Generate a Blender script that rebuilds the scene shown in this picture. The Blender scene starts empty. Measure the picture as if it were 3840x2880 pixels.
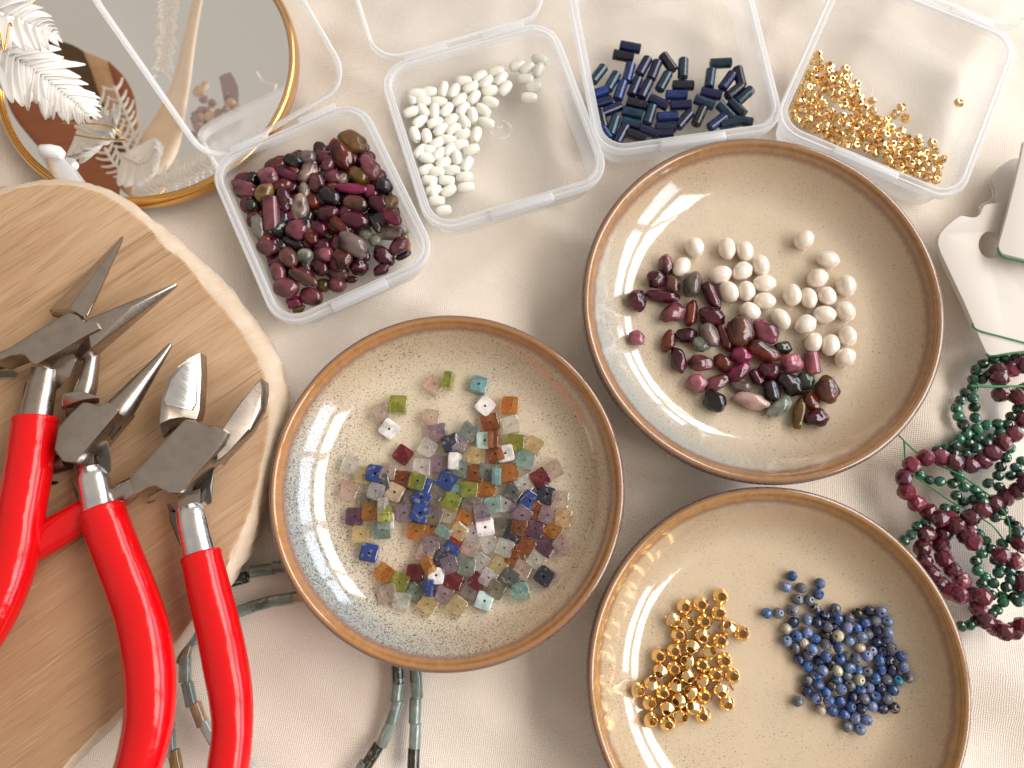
import bpy, bmesh, math, random
from math import pi, sin, cos, radians, sqrt, atan2
from mathutils import Vector, Matrix, noise
random.seed(7)
SC = bpy.context.scene
COL = SC.collection
S = 0.001                                   # everything below is written in millimetres

# ------------------------------------------------------------------ camera
CAM_H, TILT, FPX, CX, CY = 235.0, radians(12), 1661.0, 1106.0, 829.5
cam = bpy.data.cameras.new('camera'); cam.sensor_width = 36; cam.lens = 36 * FPX / 2212
cam.dof.use_dof = True; cam.dof.focus_distance = .224; cam.dof.aperture_fstop = 12; cam.clip_start = .01; cam.clip_end = 50
co = bpy.data.objects.new('camera', cam); COL.objects.link(co)
co.location = (0, 0, CAM_H * S); co.rotation_euler = (TILT, 0, 0); SC.camera = co

# ------------------------------------------------------------------ world and window light
w = bpy.data.worlds.new('World'); SC.world = w; w.use_nodes = True
SC.view_settings.view_transform = 'Standard'; SC.view_settings.look = 'None'
SC.view_settings.exposure = 0.09; SC.view_settings.gamma = 1
nt = w.node_tree; bg = nt.nodes['Background']
tc = nt.nodes.new('ShaderNodeTexCoord'); sp = nt.nodes.new('ShaderNodeSeparateXYZ')
rmp = nt.nodes.new('ShaderNodeValToRGB')
nt.links.new(tc.outputs['Generated'], sp.inputs[0]); nt.links.new(sp.outputs['Z'], rmp.inputs[0])
el = rmp.color_ramp.elements
el[0].position = 0.0; el[0].color = (.15, .115, .09, 1)
el[1].position = 1.0; el[1].color = (.43, .385, .335, 1)
e = el.new(.30); e.color = (.25, .205, .165, 1)
e = el.new(.62); e.color = (.46, .412, .355, 1)
nt.links.new(rmp.outputs[0], bg.inputs[0]); bg.inputs[1].default_value = 1.08

def window_pane(x, y, z, sy, sz, L, col):
    ld = bpy.data.lights.new('window_pane', 'AREA'); ld.shape = 'RECTANGLE'
    ld.size = sy * S; ld.size_y = sz * S; ld.color = col
    ld.energy = L * 1.3 * pi * sy * sz * S * S
    o = bpy.data.objects.new('window_pane', ld); COL.objects.link(o)
    o.location = (x * S, y * S, z * S)
    d = Vector((-x, -y * .0, -z * .55)).normalized()
    o.rotation_euler = d.to_track_quat('-Z', 'Y').to_euler()
for k, (yc, sy) in enumerate(((-300, 300), (60, 340), (440, 340), (800, 300))):
    window_pane(1550, yc * 2.5 + 60, 1560, sy * 2.5, 800, 6.6, (1, .935, .86))
    window_pane(1650, yc * 2.5 + 60, 640, sy * 2.5, 460, 4.6, (.70, .84, 1))

# ------------------------------------------------------------------ pixel helpers (photo pixels -> points on real planes)
def px(x, y, h=0.0):
    dx, dy = (x - CX) / FPX, -(y - CY) / FPX
    t = (CAM_H - h) / (cos(TILT) - dy * sin(TILT))
    return Vector((dx * t, (dy * cos(TILT) + sin(TILT)) * t, h))
def crop(x0, y0, x1, wpx=2212):
    k = (x1 - x0) / wpx
    return lambda x, y, h=0.0: px((x0 + x * k) * .576042, (y0 + y * k) * .576042, h)
A = crop(0, 0, 1280); B = crop(1280, 0, 2560); D = crop(0, 960, 1280); F = crop(2560, 960, 3840)
G = crop(0, 1920, 1280); H_ = crop(1280, 1920, 2560)
T = crop(760, 430, 1660); T2 = crop(800, 700, 1600); W = crop(1440, 160, 2240); L_ = crop(2160, 100, 2960)
GO = crop(2900, 160, 3640); PP = crop(2300, 820, 3260); Q1 = crop(1240, 1360, 2200); Q2 = crop(1240, 1740, 2200)
BI1 = crop(2320, 2160, 2880); BI2 = crop(2320, 2400, 2880); S1 = crop(2820, 2100, 3500); S2 = crop(2820, 2370, 3500)
R1 = crop(3320, 1280, 3840); R2 = crop(3320, 1620, 3840); R3 = crop(3320, 1980, 3840)
TG = crop(3400, 560, 3840, 869)

def unit(cr, x, y, z=4.0):                   # millimetres per crop pixel at that height
    return (cr(x + 50, y, z) - cr(x - 50, y, z)).length / 100
# ------------------------------------------------------------------ object helpers
def link(name, mesh, mat=None, parent=None, smooth=True):
    o = bpy.data.objects.new(name, mesh); COL.objects.link(o)
    if mat and not mesh.materials: mesh.materials.append(mat)
    if smooth:
        for p in mesh.polygons: p.use_smooth = True
    if parent: o.parent = parent
    return o
def tag(o, label, cat, group=None, kind=None):
    o['label'] = label
    if cat: o['category'] = cat
    if group: o['group'] = group
    if kind: o['kind'] = kind
    return o
def empty(name, loc, label, cat, group=None):
    o = bpy.data.objects.new(name, None); COL.objects.link(o); o.empty_display_size = .01
    o.location = Vector(loc) * S
    return tag(o, label, cat, group)
def local(parent, pts):                     # mm world points -> parent's local metres (translation only)
    return [Vector(p) * S - parent.location for p in pts]
def mesh_from(verts, faces, name='mesh'):
    m = bpy.data.meshes.new(name); m.from_pydata([tuple(v) for v in verts], [], faces); m.validate(); m.update(); return m
def fix_normals(m):
    bm = bmesh.new(); bm.from_mesh(m); bmesh.ops.recalc_face_normals(bm, faces=bm.faces); bm.to_mesh(m); bm.free(); return m
def autosmooth(m, ang=35):
    bm = bmesh.new(); bm.from_mesh(m)
    for e in bm.edges:
        e.smooth = not (len(e.link_faces) == 2 and e.calc_face_angle(0) > radians(ang))
    bm.to_mesh(m); bm.free(); return m
def bevel(m, wdt, seg=2, ang=25):
    bm = bmesh.new(); bm.from_mesh(m)
    es = [e for e in bm.edges if len(e.link_faces) == 2 and e.calc_face_angle(0) > radians(ang)]
    bmesh.ops.bevel(bm, geom=es, offset=wdt, segments=seg, affect='EDGES', profile=.5, clamp_overlap=True)
    bmesh.ops.recalc_face_normals(bm, faces=bm.faces)
    bm.to_mesh(m); bm.free(); return m
def hull(pts, bev=0, seg=2):
    bm = bmesh.new()
    for p in pts: bm.verts.new(p)
    bmesh.ops.convex_hull(bm, input=bm.verts)
    loose = [v for v in bm.verts if not v.link_faces]
    bmesh.ops.delete(bm, geom=loose, context='VERTS')
    bmesh.ops.dissolve_limit(bm, angle_limit=radians(2), verts=bm.verts, edges=bm.edges)
    m = bpy.data.meshes.new('hull'); bm.to_mesh(m); bm.free()
    if bev: bevel(m, bev, seg, 15)
    return autosmooth(m, 28)
def prism(top, bot, bev=0, seg=2):
    n = len(top); vs = list(top) + list(bot)
    fs = [list(range(n)), list(range(2 * n - 1, n - 1, -1))] + [[i, i + n, (i + 1) % n + n, (i + 1) % n] for i in range(n)]
    m = mesh_from(vs, fs); fix_normals(m)
    if bev: bevel(m, bev, seg, 20)
    return autosmooth(m, 30)
def catmull(P, n=6, closed=False):
    out = []; N = len(P)
    rng = range(N) if closed else range(N - 1)
    for i in rng:
        g = (lambda k: P[k % N]) if closed else (lambda k: P[max(0, min(N - 1, k))])
        a, b, c, d = g(i - 1), g(i), g(i + 1), g(i + 2)
        for s in range(n):
            t = s / n
            out.append(tuple(.5 * (2 * q + (r - p) * t + (2 * p - 5 * q + 4 * r - u) * t * t + (3 * q - p - 3 * r + u) * t ** 3)
                             for p, q, r, u in zip(a, b, c, d)))
    if not closed: out.append(tuple(P[-1]))
    return out
def tube(path, nseg=16, caps=True, flat=1.0, dome=False):
    """path: list of (x,y,z,r) ; returns mesh"""
    vs, fs = [], []
    n = len(path)
    P = [Vector(p[:3]) for p in path]
    for i in range(n):
        t = (P[min(n - 1, i + 1)] - P[max(0, i - 1)]).normalized()
        u = t.cross(Vector((0, 0, 1)))
        u = u.normalized() if u.length > 1e-6 else Vector((1, 0, 0))
        v = u.cross(t).normalized()
        for k in range(nseg):
            a = 2 * pi * k / nseg
            vs.append(P[i] + (u * cos(a) + v * sin(a) * flat) * path[i][3])
    for i in range(n - 1):
        for k in range(nseg):
            a, b = i * nseg + k, i * nseg + (k + 1) % nseg
            fs.append([a, b, b + nseg, a + nseg])
    if caps:
        fs.append(list(range(nseg))[::-1]); fs.append([(n - 1) * nseg + k for k in range(nseg)])
    return autosmooth(fix_normals(mesh_from(vs, fs)), 50)
def lathe(prof, n=24, axis='z', rf=None, closed=True):
    vs, fs = [], []; m = len(prof)
    for i, (r, z) in enumerate(prof):
        for k in range(n):
            a = 2 * pi * k / n; q = r * (rf(a, r) if rf else 1)
            p = (q * cos(a), q * sin(a), z)
            vs.append(p if axis == 'z' else (p[2], p[0], p[1]))
    rng = m if closed else m - 1
    for i in range(rng):
        j = (i + 1) % m
        for k in range(n):
            fs.append([i * n + k, i * n + (k + 1) % n, j * n + (k + 1) % n, j * n + k])
    return fix_normals(mesh_from(vs, fs))

# ------------------------------------------------------------------ materials
class NT:
    def __init__(s, name):
        s.m = bpy.data.materials.new(name); s.m.use_nodes = True; s.t = s.m.node_tree
        s.p = s.t.nodes['Principled BSDF']; s.o = s.t.nodes['Material Output']
    def n(s, typ, **kw):
        nd = s.t.nodes.new('ShaderNode' + typ)
        for k, v in kw.items():
            if hasattr(nd, k) and k not in ('Scale',): setattr(nd, k, v)
            else: nd.inputs[k].default_value = v
        return nd
    def l(s, a, b): s.t.links.new(a, b)
    def val(s, op, a, b=None, c=None, clamp=False):
        nd = s.t.nodes.new('ShaderNodeMath'); nd.operation = op; nd.use_clamp = clamp
        for i, v in enumerate((a, b, c)):
            if v is None: continue
            if isinstance(v, (int, float)): nd.inputs[i].default_value = v
            else: s.l(v, nd.inputs[i])
        return nd.outputs[0]
    def mix(s, f, a, b, mode='MIX'):
        nd = s.t.nodes.new('ShaderNodeMix'); nd.data_type = 'RGBA'; nd.blend_type = mode
        for i, v in ((0, f), (6, a), (7, b)):
            if isinstance(v, (int, float)): nd.inputs[i].default_value = v
            elif isinstance(v, tuple): nd.inputs[i].default_value = v + (1,) if len(v) == 3 else v
            else: s.l(v, nd.inputs[i])
        return nd.outputs[2]
    def ramp(s, f, stops, interp='LINEAR'):
        nd = s.t.nodes.new('ShaderNodeValToRGB'); nd.color_ramp.interpolation = interp
        e = nd.color_ramp.elements
        while len(e) < len(stops): e.new(.5)
        for q, (p, c) in zip(e, stops):
            q.position = p; q.color = (c, c, c, 1) if isinstance(c, (int, float)) else c + (1,)
        s.l(f, nd.inputs[0]); return nd.outputs[0]
    def coord(s, kind='Object', scale=(1, 1, 1), rot=(0, 0, 0), rnd=False):
        t = s.n('TexCoord'); m0 = s.n('Mapping'); m0.inputs['Rotation'].default_value = rot; mp = s.n('Mapping'); mp.inputs['Scale'].default_value = scale
        s.l(t.outputs[kind], m0.inputs[0]); s.l(m0.outputs[0], mp.inputs[0])
        if rnd:
            oi = s.n('ObjectInfo'); va = s.n('VectorMath', operation='ADD'); sc = s.n('VectorMath', operation='SCALE')
            cb = s.n('CombineXYZ'); s.l(oi.outputs['Random'], cb.inputs[0]); s.l(oi.outputs['Random'], cb.inputs[2])
            s.l(cb.outputs[0], sc.inputs[0]); sc.inputs['Scale'].default_value = 57.3
            s.l(mp.outputs[0], va.inputs[0]); s.l(sc.outputs[0], va.inputs[1]); return va.outputs[0]
        return mp.outputs[0]
    def noise(s, vec, scale, detail=2, rough=.5, dist=0):
        nd = s.n('TexNoise'); nd.inputs['Scale'].default_value = scale; nd.inputs['Detail'].default_value = detail
        nd.inputs['Roughness'].default_value = rough; nd.inputs['Distortion'].default_value = dist
        s.l(vec, nd.inputs['Vector']); return nd.outputs['Fac']
    def bump(s, h, strength, dist):
        b = s.n('Bump'); b.inputs['Strength'].default_value = strength; b.inputs['Distance'].default_value = dist
        s.l(h, b.inputs['Height']); s.l(b.outputs[0], s.p.inputs['Normal']); return b
    def set(s, **kw):
        for k, v in kw.items():
            k = k.replace('_', ' ')
            if isinstance(v, (int, float)): s.p.inputs[k].default_value = v
            elif isinstance(v, tuple): s.p.inputs[k].default_value = v + (1,) if len(v) == 3 else v
            else: s.l(v, s.p.inputs[k])
        return s

def mat_cloth():
    N = NT('cotton_cloth')
    v = N.coord('Object', (1000, 1000, 1000), (0, 0, radians(8)))
    sx = N.n('SeparateXYZ'); N.l(v, sx.inputs[0])
    wob = N.noise(v, .35, 2); wo = N.val('MULTIPLY', wob, .9)
    k = 2 * pi / .62
    a = N.val('SINE', N.val('MULTIPLY', N.val('ADD', sx.outputs[0], wo), k))
    b = N.val('SINE', N.val('MULTIPLY', N.val('ADD', sx.outputs[1], wo), k))
    wv = N.val('MULTIPLY', N.val('ADD', a, 1), N.val('ADD', b, 1))
    slub = N.noise(N.coord('Object', (260, 1500, 1), (0, 0, radians(8))), 1, 3)
    big = N.noise(v, .012, 2)
    c = N.mix(N.val('MULTIPLY', wv, .25), (.74, .655, .565), (.92, .855, .77))
    c = N.mix(N.ramp(slub, [(.35, 0.0), (.7, .15)]), c, (.88, .84, .78))
    c = N.mix(N.ramp(big, [(.4, 0.0), (.65, .3)]), c, (.86, .77, .70))
    N.set(Base_Color=c, Roughness=.9, Sheen_Weight=.15)
    N.p.inputs['Specular IOR Level'].default_value = .15
    N.bump(wv, .5, .00008)
    return N.m

def mat_glaze(name, R, speck, spot_col, blue, floor_c, rim_c, seed):
    N = NT(name); v = N.coord('Object', (1000, 1000, 1000))
    sx = N.n('SeparateXYZ'); N.l(v, sx.inputs[0]); X, Y, Z = sx.outputs
    r0 = N.val('SQRT', N.val('ADD', N.val('MULTIPLY', X, X), N.val('MULTIPLY', Y, Y)))
    th = N.val('ARCTAN2', Y, X)
    cb = N.n('CombineXYZ'); N.l(N.val('MULTIPLY', r0, .45), cb.inputs[0]); N.l(N.val('MULTIPLY', th, 30), cb.inputs[1]); cb.inputs[2].default_value = seed
    streak = N.noise(cb.outputs[0], .8, 3, .6)
    blot = N.noise(v, .06 , 3)
    r = N.val('DIVIDE', r0, R)
    rr = N.val('ADD', r, N.val('MULTIPLY', N.val('SUBTRACT', streak, .5), .020))
    low = N.val('LESS_THAN', Z, 13.6)
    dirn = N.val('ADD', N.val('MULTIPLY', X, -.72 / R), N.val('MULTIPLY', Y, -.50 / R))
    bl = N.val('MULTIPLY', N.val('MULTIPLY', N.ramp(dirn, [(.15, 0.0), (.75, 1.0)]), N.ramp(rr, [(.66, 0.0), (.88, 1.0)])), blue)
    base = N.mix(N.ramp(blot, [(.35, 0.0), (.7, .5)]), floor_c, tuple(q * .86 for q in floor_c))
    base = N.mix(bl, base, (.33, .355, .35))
    warm = N.val('MULTIPLY', N.ramp(rr, [(.70, 0.0), (.9, 1.0)]), N.val('SUBTRACT', .62, bl))
    base = N.mix(warm, base, (.44, .29, .16))  # tan towards the wall; partly bounced light and shade painted into the glaze
    # speckles
    sv = N.n('VectorMath', operation='MULTIPLY'); cb2 = N.n('CombineXYZ')
    N.l(N.val('MULTIPLY', r0, 1.15), cb2.inputs[0]); N.l(N.val('MULTIPLY', N.val('MULTIPLY', th, r0), 2.3), cb2.inputs[1]); cb2.inputs[2].default_value = seed
    spn = N.noise(v, 3.0, 1.5, .6); spn2 = N.noise(v, 1.7, 1.5, .5)
    den = N.val('MULTIPLY_ADD', N.ramp(rr, [(.15, 0.0), (.8, 1.0)]), .018 * speck, N.val('MULTIPLY', N.ramp(dirn, [(.0, 0.0), (.7, 1.0)]), .028 * speck))
    den = N.val('ADD', den, N.val('MULTIPLY', N.val('SUBTRACT', blot, .5), .10))
    s1 = N.val('GREATER_THAN', N.val('ADD', spn, den), .70 - .012 * speck)
    s2 = N.val('GREATER_THAN', N.val('ADD', spn2, den), .755 - .02 * speck)
    sp = N.val('MULTIPLY', N.val('MAXIMUM', s1, s2), N.val('MULTIPLY', low, .8))
    base = N.mix(sp, base, spot_col)
    edge = N.ramp(rr, [(.918, 0.0), (.948, 1.0)])
    pur = N.mix(N.ramp(rr, [(.908, 0.0), (.930, .8), (.956, 0.0)]), base, (.19, .09, .07))
    rimc = N.mix(N.ramp(streak, [(.35, 0.0), (.75, 1.0)]), rim_c, tuple(q * 1.35 for q in rim_c))
    c = N.mix(edge, pur, rimc)
    fine = N.noise(v, 2.6, 2)
    outd = N.val('MULTIPLY', N.ramp(N.val('ADD', rr, N.val('MULTIPLY', N.val('SUBTRACT', fine, .5), .05)), [(.965, 0.0), (.99, 1.0)]), 1.0)
    c = N.mix(outd, c, N.mix(N.val('GREATER_THAN', fine, .5), (.085, .045, .035), (.22, .13, .09)))
    outer = N.val('MULTIPLY', N.val('LESS_THAN', Z, 13.6), N.val('GREATER_THAN', r, .96))
    c = N.mix(outer, c, N.mix(N.val('GREATER_THAN', fine, .52), (.10, .055, .038), (.26, .16, .11)))
    N.set(Base_Color=c, Roughness=.10, IOR=1.62, Coat_Weight=.6, Coat_Roughness=.03, Coat_IOR=1.6)
    N.bump(N.noise(v, .14, 2), .25, .0006)
    return N.m

def mat_wood(side=False):
    N = NT('wane_wood' if side else 'pale_wood')
    rot = (0, 0, radians(-37))
    v = N.coord('Object', (14, 520, 60), rot); v2 = N.coord('Object', (8, 90, 20), rot); v3 = N.coord('Object', (45, 1900, 60), rot)
    n1 = N.noise(v, 1, 6, .68, .15); n2 = N.noise(v2, 1, 3, .5, 1.2); n3 = N.noise(v3, 1, 3, .6)
    if side:
        c = N.mix(n1, (.66, .54, .42), (.56, .42, .30)); c = N.mix(N.ramp(N.noise(N.coord('Object', (900, 900, 900)), .22, 4), [(.45, 0.0), (.7, .5)]), c, (.74, .64, .52))
    else:
        c = N.ramp(n2, [(.28, (.40, .245, .14)), (.45, (.49, .31, .175)), (.60, (.56, .375, .23)), (.75, (.48, .30, .175))])
        c = N.mix(N.ramp(n1, [(.34, .6), (.46, 0.0)]), c, (.27, .145, .075))
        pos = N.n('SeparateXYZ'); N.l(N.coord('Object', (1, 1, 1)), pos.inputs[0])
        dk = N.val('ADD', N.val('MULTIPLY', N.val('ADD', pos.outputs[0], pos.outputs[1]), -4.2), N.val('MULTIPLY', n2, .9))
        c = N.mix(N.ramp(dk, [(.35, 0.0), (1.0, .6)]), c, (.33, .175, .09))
        c = N.mix(N.ramp(n3, [(.58, 0.0), (.70, .40)]), c, (.68, .52, .37))
        n4 = N.noise(N.coord('Object', (90, 2600, 90), rot), 1, 2)
        c = N.mix(N.ramp(n4, [(.30, .45), (.42, 0.0)]), c, (.25, .135, .07))
    N.set(Base_Color=c, Roughness=.62); N.p.inputs['Specular IOR Level'].default_value = .3
    N.bump(N.val('ADD', N.val('MULTIPLY', n3, .6), n1), .55, .00035); return N.m

def mat_simple(name, col, rough=.5, metal=0, coat=0, **kw):
    N = NT(name); N.set(Base_Color=col, Roughness=rough, Metallic=metal, Coat_Weight=coat, **kw); return N.m

def mat_steel(name, col, r0, r1):
    N = NT(name); v = N.coord('Object', (1000, 1000, 1000)); v2 = N.coord('Object', (300, 6000, 300), (0, 0, .6))
    n = N.noise(v, .25, 3); s = N.noise(v2, 1, 3)
    c = N.mix(N.ramp(n, [(.35, 0.0), (.7, .6)]), col, tuple(q * .72 for q in col))
    N.set(Base_Color=c, Metallic=1.0, Roughness=N.ramp(s, [(.3, r0), (.7, r1)]))
    N.bump(s, .05, .00003); return N.m

def mat_rubber():
    N = NT('red_vinyl'); v = N.coord('Object', (1000, 1000, 1000)); n = N.noise(v, .16, 2)
    N.set(Base_Color=(.62, .0025, .005), Roughness=.16, IOR=1.38, Coat_Weight=.25, Coat_Roughness=.05, Subsurface_Weight=.0)
    N.bump(n, .45, .0008); return N.m

def mat_plastic(name='frosted_plastic', base=.055, edge=.42, tint=(.93, .94, .96)):
    N = NT(name); N.set(Base_Color=tint, Roughness=.22); N.p.inputs['Specular IOR Level'].default_value = .6
    tr = N.n('BsdfTransparent'); tr.inputs[0].default_value = (.985, .985, .985, 1)
    tl = N.n('BsdfTranslucent'); tl.inputs[0].default_value = tint + (1,)
    lw = N.n('LayerWeight'); lw.inputs[0].default_value = .5
    f = N.val('MULTIPLY_ADD', N.val('POWER', lw.outputs['Facing'], 1.7), edge, base)
    m0 = N.n('MixShader'); m0.inputs[0].default_value = .45; N.l(N.p.outputs[0], m0.inputs[1]); N.l(tl.outputs[0], m0.inputs[2])
    m1 = N.n('MixShader'); N.l(f, m1.inputs[0]); N.l(tr.outputs[0], m1.inputs[1]); N.l(m0.outputs[0], m1.inputs[2])
    N.l(m1.outputs[0], N.o.inputs[0]); return N.m

def mat_gem(name, trans=0.0, vein=(.75, .7, .65), vein_amt=.5, vscale=1.3, rough=.08, dark=.45, coat=.6, thr=.55, coat_ior=1.5, tw=.35):
    """gem whose own colour is the object's colour"""
    N = NT(name); v = N.coord('Object', (1, 1, 1), rnd=True); oi = N.n('ObjectInfo')
    n = N.noise(v, vscale, 4, .6, .6); n2 = N.noise(v, vscale * .6, 2)
    c = N.mix(N.ramp(n2, [(.32, 0.0), (.62, 1.0)]), N.mix(1.0, oi.outputs['Color'], (dark, dark, dark), 'MULTIPLY'), oi.outputs['Color'])
    c = N.mix(N.ramp(n, [(thr, 0.0), (thr + .16, vein_amt)]), c, vein)
    N.set(Base_Color=c, Roughness=rough, Coat_Weight=coat, Coat_Roughness=.03, IOR=1.55, Coat_IOR=coat_ior)
    if trans:
        tr = N.n('BsdfTransparent'); N.l(N.mix(.35, oi.outputs['Color'], (1, 1, 1)), tr.inputs[0])
        N.set(Transmission_Weight=tw, Coat_Weight=.8)
        lw = N.n('LayerWeight'); lw.inputs[0].default_value = .35
        f = N.val('MULTIPLY_ADD', lw.outputs['Facing'], .5, 1 - trans, clamp=True)
        f = N.val('ADD', f, N.val('MULTIPLY', N.ramp(n, [(.5, 0.0), (.72, 1.0)]), .25), clamp=True)
        m1 = N.n('MixShader'); N.l(f, m1.inputs[0]); N.l(tr.outputs[0], m1.inputs[1]); N.l(N.p.outputs[0], m1.inputs[2])
        N.l(m1.outputs[0], N.o.inputs[0])
    N.bump(n, .12, .00015); return N.m

M = {}
M['cloth'] = mat_cloth()
M['wood'] = mat_wood(); M['wane'] = mat_wood(True)
M['steel'] = mat_steel('satin_steel', (.47, .41, .36), .24, .36)
M['steel_bright'] = mat_steel('ground_steel', (.80, .80, .81), .16, .30)
M['steel_dark'] = mat_steel('dark_steel', (.16, .14, .125), .25, .4)
M['red'] = mat_rubber()
M['plastic'] = mat_plastic(); M['plastic_rim'] = mat_plastic('plastic_rim', .46, .6)
M['plastic_lid'] = mat_plastic('plastic_lid_rim', .50, .6, (.96, .97, .98)); M['plastic_mark'] = mat_plastic('plastic_mark', .45, .3)
M['tour'] = mat_gem('tourmaline', 0, (.22, .07, .08), .35, 1.1, .12, .20, coat=.12)
M['stone'] = mat_gem('opaque_stone', 0, (.62, .50, .34), .35, 1.6, .10, .55)
M['lapis'] = mat_gem('lapis', 0, (.30, .22, .11), .7, 2.2, .22, .35, thr=.66, coat=.2)
M['sodalite'] = mat_gem('sodalite', 0, (.46, .40, .32), .85, .9, .24, .45, thr=.56, coat=.12)
M['malachite'] = mat_gem('green_stone', 0, (.02, .17, .09), .5, 1.2, .10, .45)
M['ruby'] = mat_gem('ruby', 0, (.27, .07, .10), .4, .9, .14, .5, coat=.2)
M['agate'] = mat_gem('agate', .22, (.60, .66, .62), .4, .7, .06, .62, thr=.52)
M['clear'] = mat_gem('clear_gem', .50, (.95, .90, .83), .38, 1.9, .04, .66, thr=.60, tw=.62)
M['shell'] = mat_gem('mother_of_pearl', 0, (.90, .88, .82), .6, .8, .16, .93)
def mat_pearl():
    N = NT('pearl'); v = N.coord('Object', (1, 1, 1), rnd=True); n = N.noise(v, .9, 2)
    c = N.mix(n, (.80, .685, .54), (.82, .72, .635)); N.set(Base_Color=c, Roughness=.20, Coat_Weight=1.0, Coat_Roughness=.07, Subsurface_Weight=.0, Sheen_Weight=.3)
    N.p.inputs['Specular IOR Level'].default_value = .8; return N.m
M['pearl'] = mat_pearl()
M['gold'] = mat_simple('polished_gold', (.93, .66, .33), .12, 1.0)
M['gold_sat'] = mat_simple('brushed_gold', (.93, .655, .315), .20, 1.0)
M['brass'] = mat_simple('brass_rim', (.80, .44, .13), .16, 1.0)
M['mirror'] = mat_simple('mirror_silver', (.90, .89, .87), .012, 1.0)
M['green_thread'] = mat_simple('green_thread', (.012, .19, .05), .55)
M['dark_thread'] = mat_simple('dark_cord', (.02, .02, .02), .6)
M['red_thread'] = mat_simple('red_cord', (.55, .01, .06), .5)
def mat_card():
    N = NT('cream_card'); v = N.coord('Object', (1000, 1000, 1000)); n = N.noise(v, 1.5, 3)
    sm = N.noise(v, .05, 3)
    c = N.mix(N.ramp(sm, [(.55, 0.0), (.75, .5)]), (.66, .615, .57), (.58, .54, .52))
    N.set(Base_Color=c, Roughness=.6); N.bump(n, .1, .0001); return N.m
M['card'] = mat_card()
M['frond'] = mat_simple('bleached_fern', (.86, .83, .79), .8)
M['white_plastic'] = mat_simple('white_plastic', (.85, .85, .86), .3)
def mat_dry(name, c1, c2, sc=(30, 300, 30)):
    N = NT(name); n = N.noise(N.coord('Object', sc), 1, 3); N.set(Base_Color=N.mix(n, c1, c2), Roughness=.6); return N.m
M['rust_leaf'] = mat_dry('rust_leaf', (.25, .075, .03), (.40, .14, .06))
M['dark_leaf'] = mat_dry('dark_leaf', (.05, .03, .01), (.14, .085, .03))
M['tan_leaf'] = mat_dry('tan_leaf', (.50, .30, .15), (.72, .52, .34))
M['pod'] = mat_dry('peach_pod', (.72, .53, .36), (.82, .68, .52))
M['mauve'] = mat_dry('mauve_petal', (.22, .13, .13), (.38, .25, .22))

# ------------------------------------------------------------------ tablecloth
def cloth_z(x, y):
    n = noise.noise
    z = 0
    z += 3.0 * n(Vector((x * .013 + y * .004, y * .011, 3)))
    u = (x * .55 + y * .83)
    z += 2.6 * (1 - abs(n(Vector((u * .020, (x - y) * .004, 9))) * 2.2)) ** 1
    v = (x * .8 - y * .6)
    z += 2.3 * (1 - abs(n(Vector((v * .030, u * .006, 21))) * 2.5))
    if y > 40: z += 1.6 * n(Vector((x * .05, y * .03, 5))) * min(1, (y - 40) / 60)
    z += 1.1 * (1 - abs(n(Vector((u * .045 + 3, v * .012, 33))) * 2.6))
    z += .35 * n(Vector((x * .07, y * .09, 2)))
    return min(z - 7.5, -.02) if z > -50 else z
def build_cloth():
    n = 300; x0, x1, y0, y1 = -420, 420, -330, 430
    vs = [(x0 + (x1 - x0) * i / n, y0 + (y1 - y0) * j / n) for j in range(n + 1) for i in range(n + 1)]
    vs = [(x * S, y * S, cloth_z(x, y) * S) for x, y in vs]
    fs = [[j * (n + 1) + i, j * (n + 1) + i + 1, (j + 1) * (n + 1) + i + 1, (j + 1) * (n + 1) + i] for j in range(n) for i in range(n)]
    o = link('tablecloth', mesh_from(vs, fs), M['cloth'])
    tag(o, 'cream cotton tablecloth with soft wrinkles under everything', None, kind='structure')
build_cloth()

# ------------------------------------------------------------------ plates
PL = {}
def plate(key, xl, xr, yt, yb, mat, label, hr=15.5, centre_y=None):
    yc = centre_y or (yt + yb) / 2
    a, b = px(xl, yc, hr - 2), px(xr, yc, hr - 2)
    R = (b - a).length / 2; c = (a + b) / 2
    tp = px((xl + xr) / 2, yt, hr - 1)
    if yb is None: c = Vector(((a.x + b.x) / 2, tp.y - R, 0))
    else:
        bt = px((xl + xr) / 2, yb, hr - 1); R = (R + (tp - bt).length / 2) / 2; c = Vector(((a.x + b.x) / 2, (tp.y + bt.y) / 2, 0))
    f = 3.4
    prof = [(0.001, f), (.33 * R, f), (.66 * R, f)]
    for i in range(1, 15):
        t = i / 14; prof.append(((.66 + .285 * t) * R, f + (hr - 1.3 - f) * t ** 1.85))
    ri = .952 * R; rc = (ri + R) / 2; hw = (R - ri) / 2
    for i in range(1, 12):
        a_ = pi - pi * i / 12; prof.append((rc + hw * cos(a_), hr - 1.3 + 1.5 * sin(a_)))
    prof += [(R, hr - 2), (.985 * R, hr - 4.5), (.94 * R, hr - 8), (.82 * R, 3.8), (.64 * R, 1.6), (.61 * R, 0.1), (.57 * R, .1), (.55 * R, 1.0), (.001, 1.0)]
    m = lathe([(r * S, z * S) for r, z in prof], 128, closed=True)
    o = link('ceramic_plate', autosmooth(m, 60), mat(R)); o.location = (c.x * S, c.y * S, 0)
    tag(o, label, 'plate', 'speckled stoneware plates')
    PL[key] = (c, R, f); return o
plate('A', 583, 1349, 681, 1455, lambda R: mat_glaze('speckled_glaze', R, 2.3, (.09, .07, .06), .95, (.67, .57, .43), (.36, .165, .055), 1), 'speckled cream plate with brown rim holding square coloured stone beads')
plate('B', 1255, 2035, 301, 1047, lambda R: mat_glaze('cream_glaze', R, 1.1, (.16, .12, .09), .75, (.61, .505, .38), (.30, .155, .065), 5), 'large cream plate with brown rim holding pearls and tumbled stones')
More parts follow.
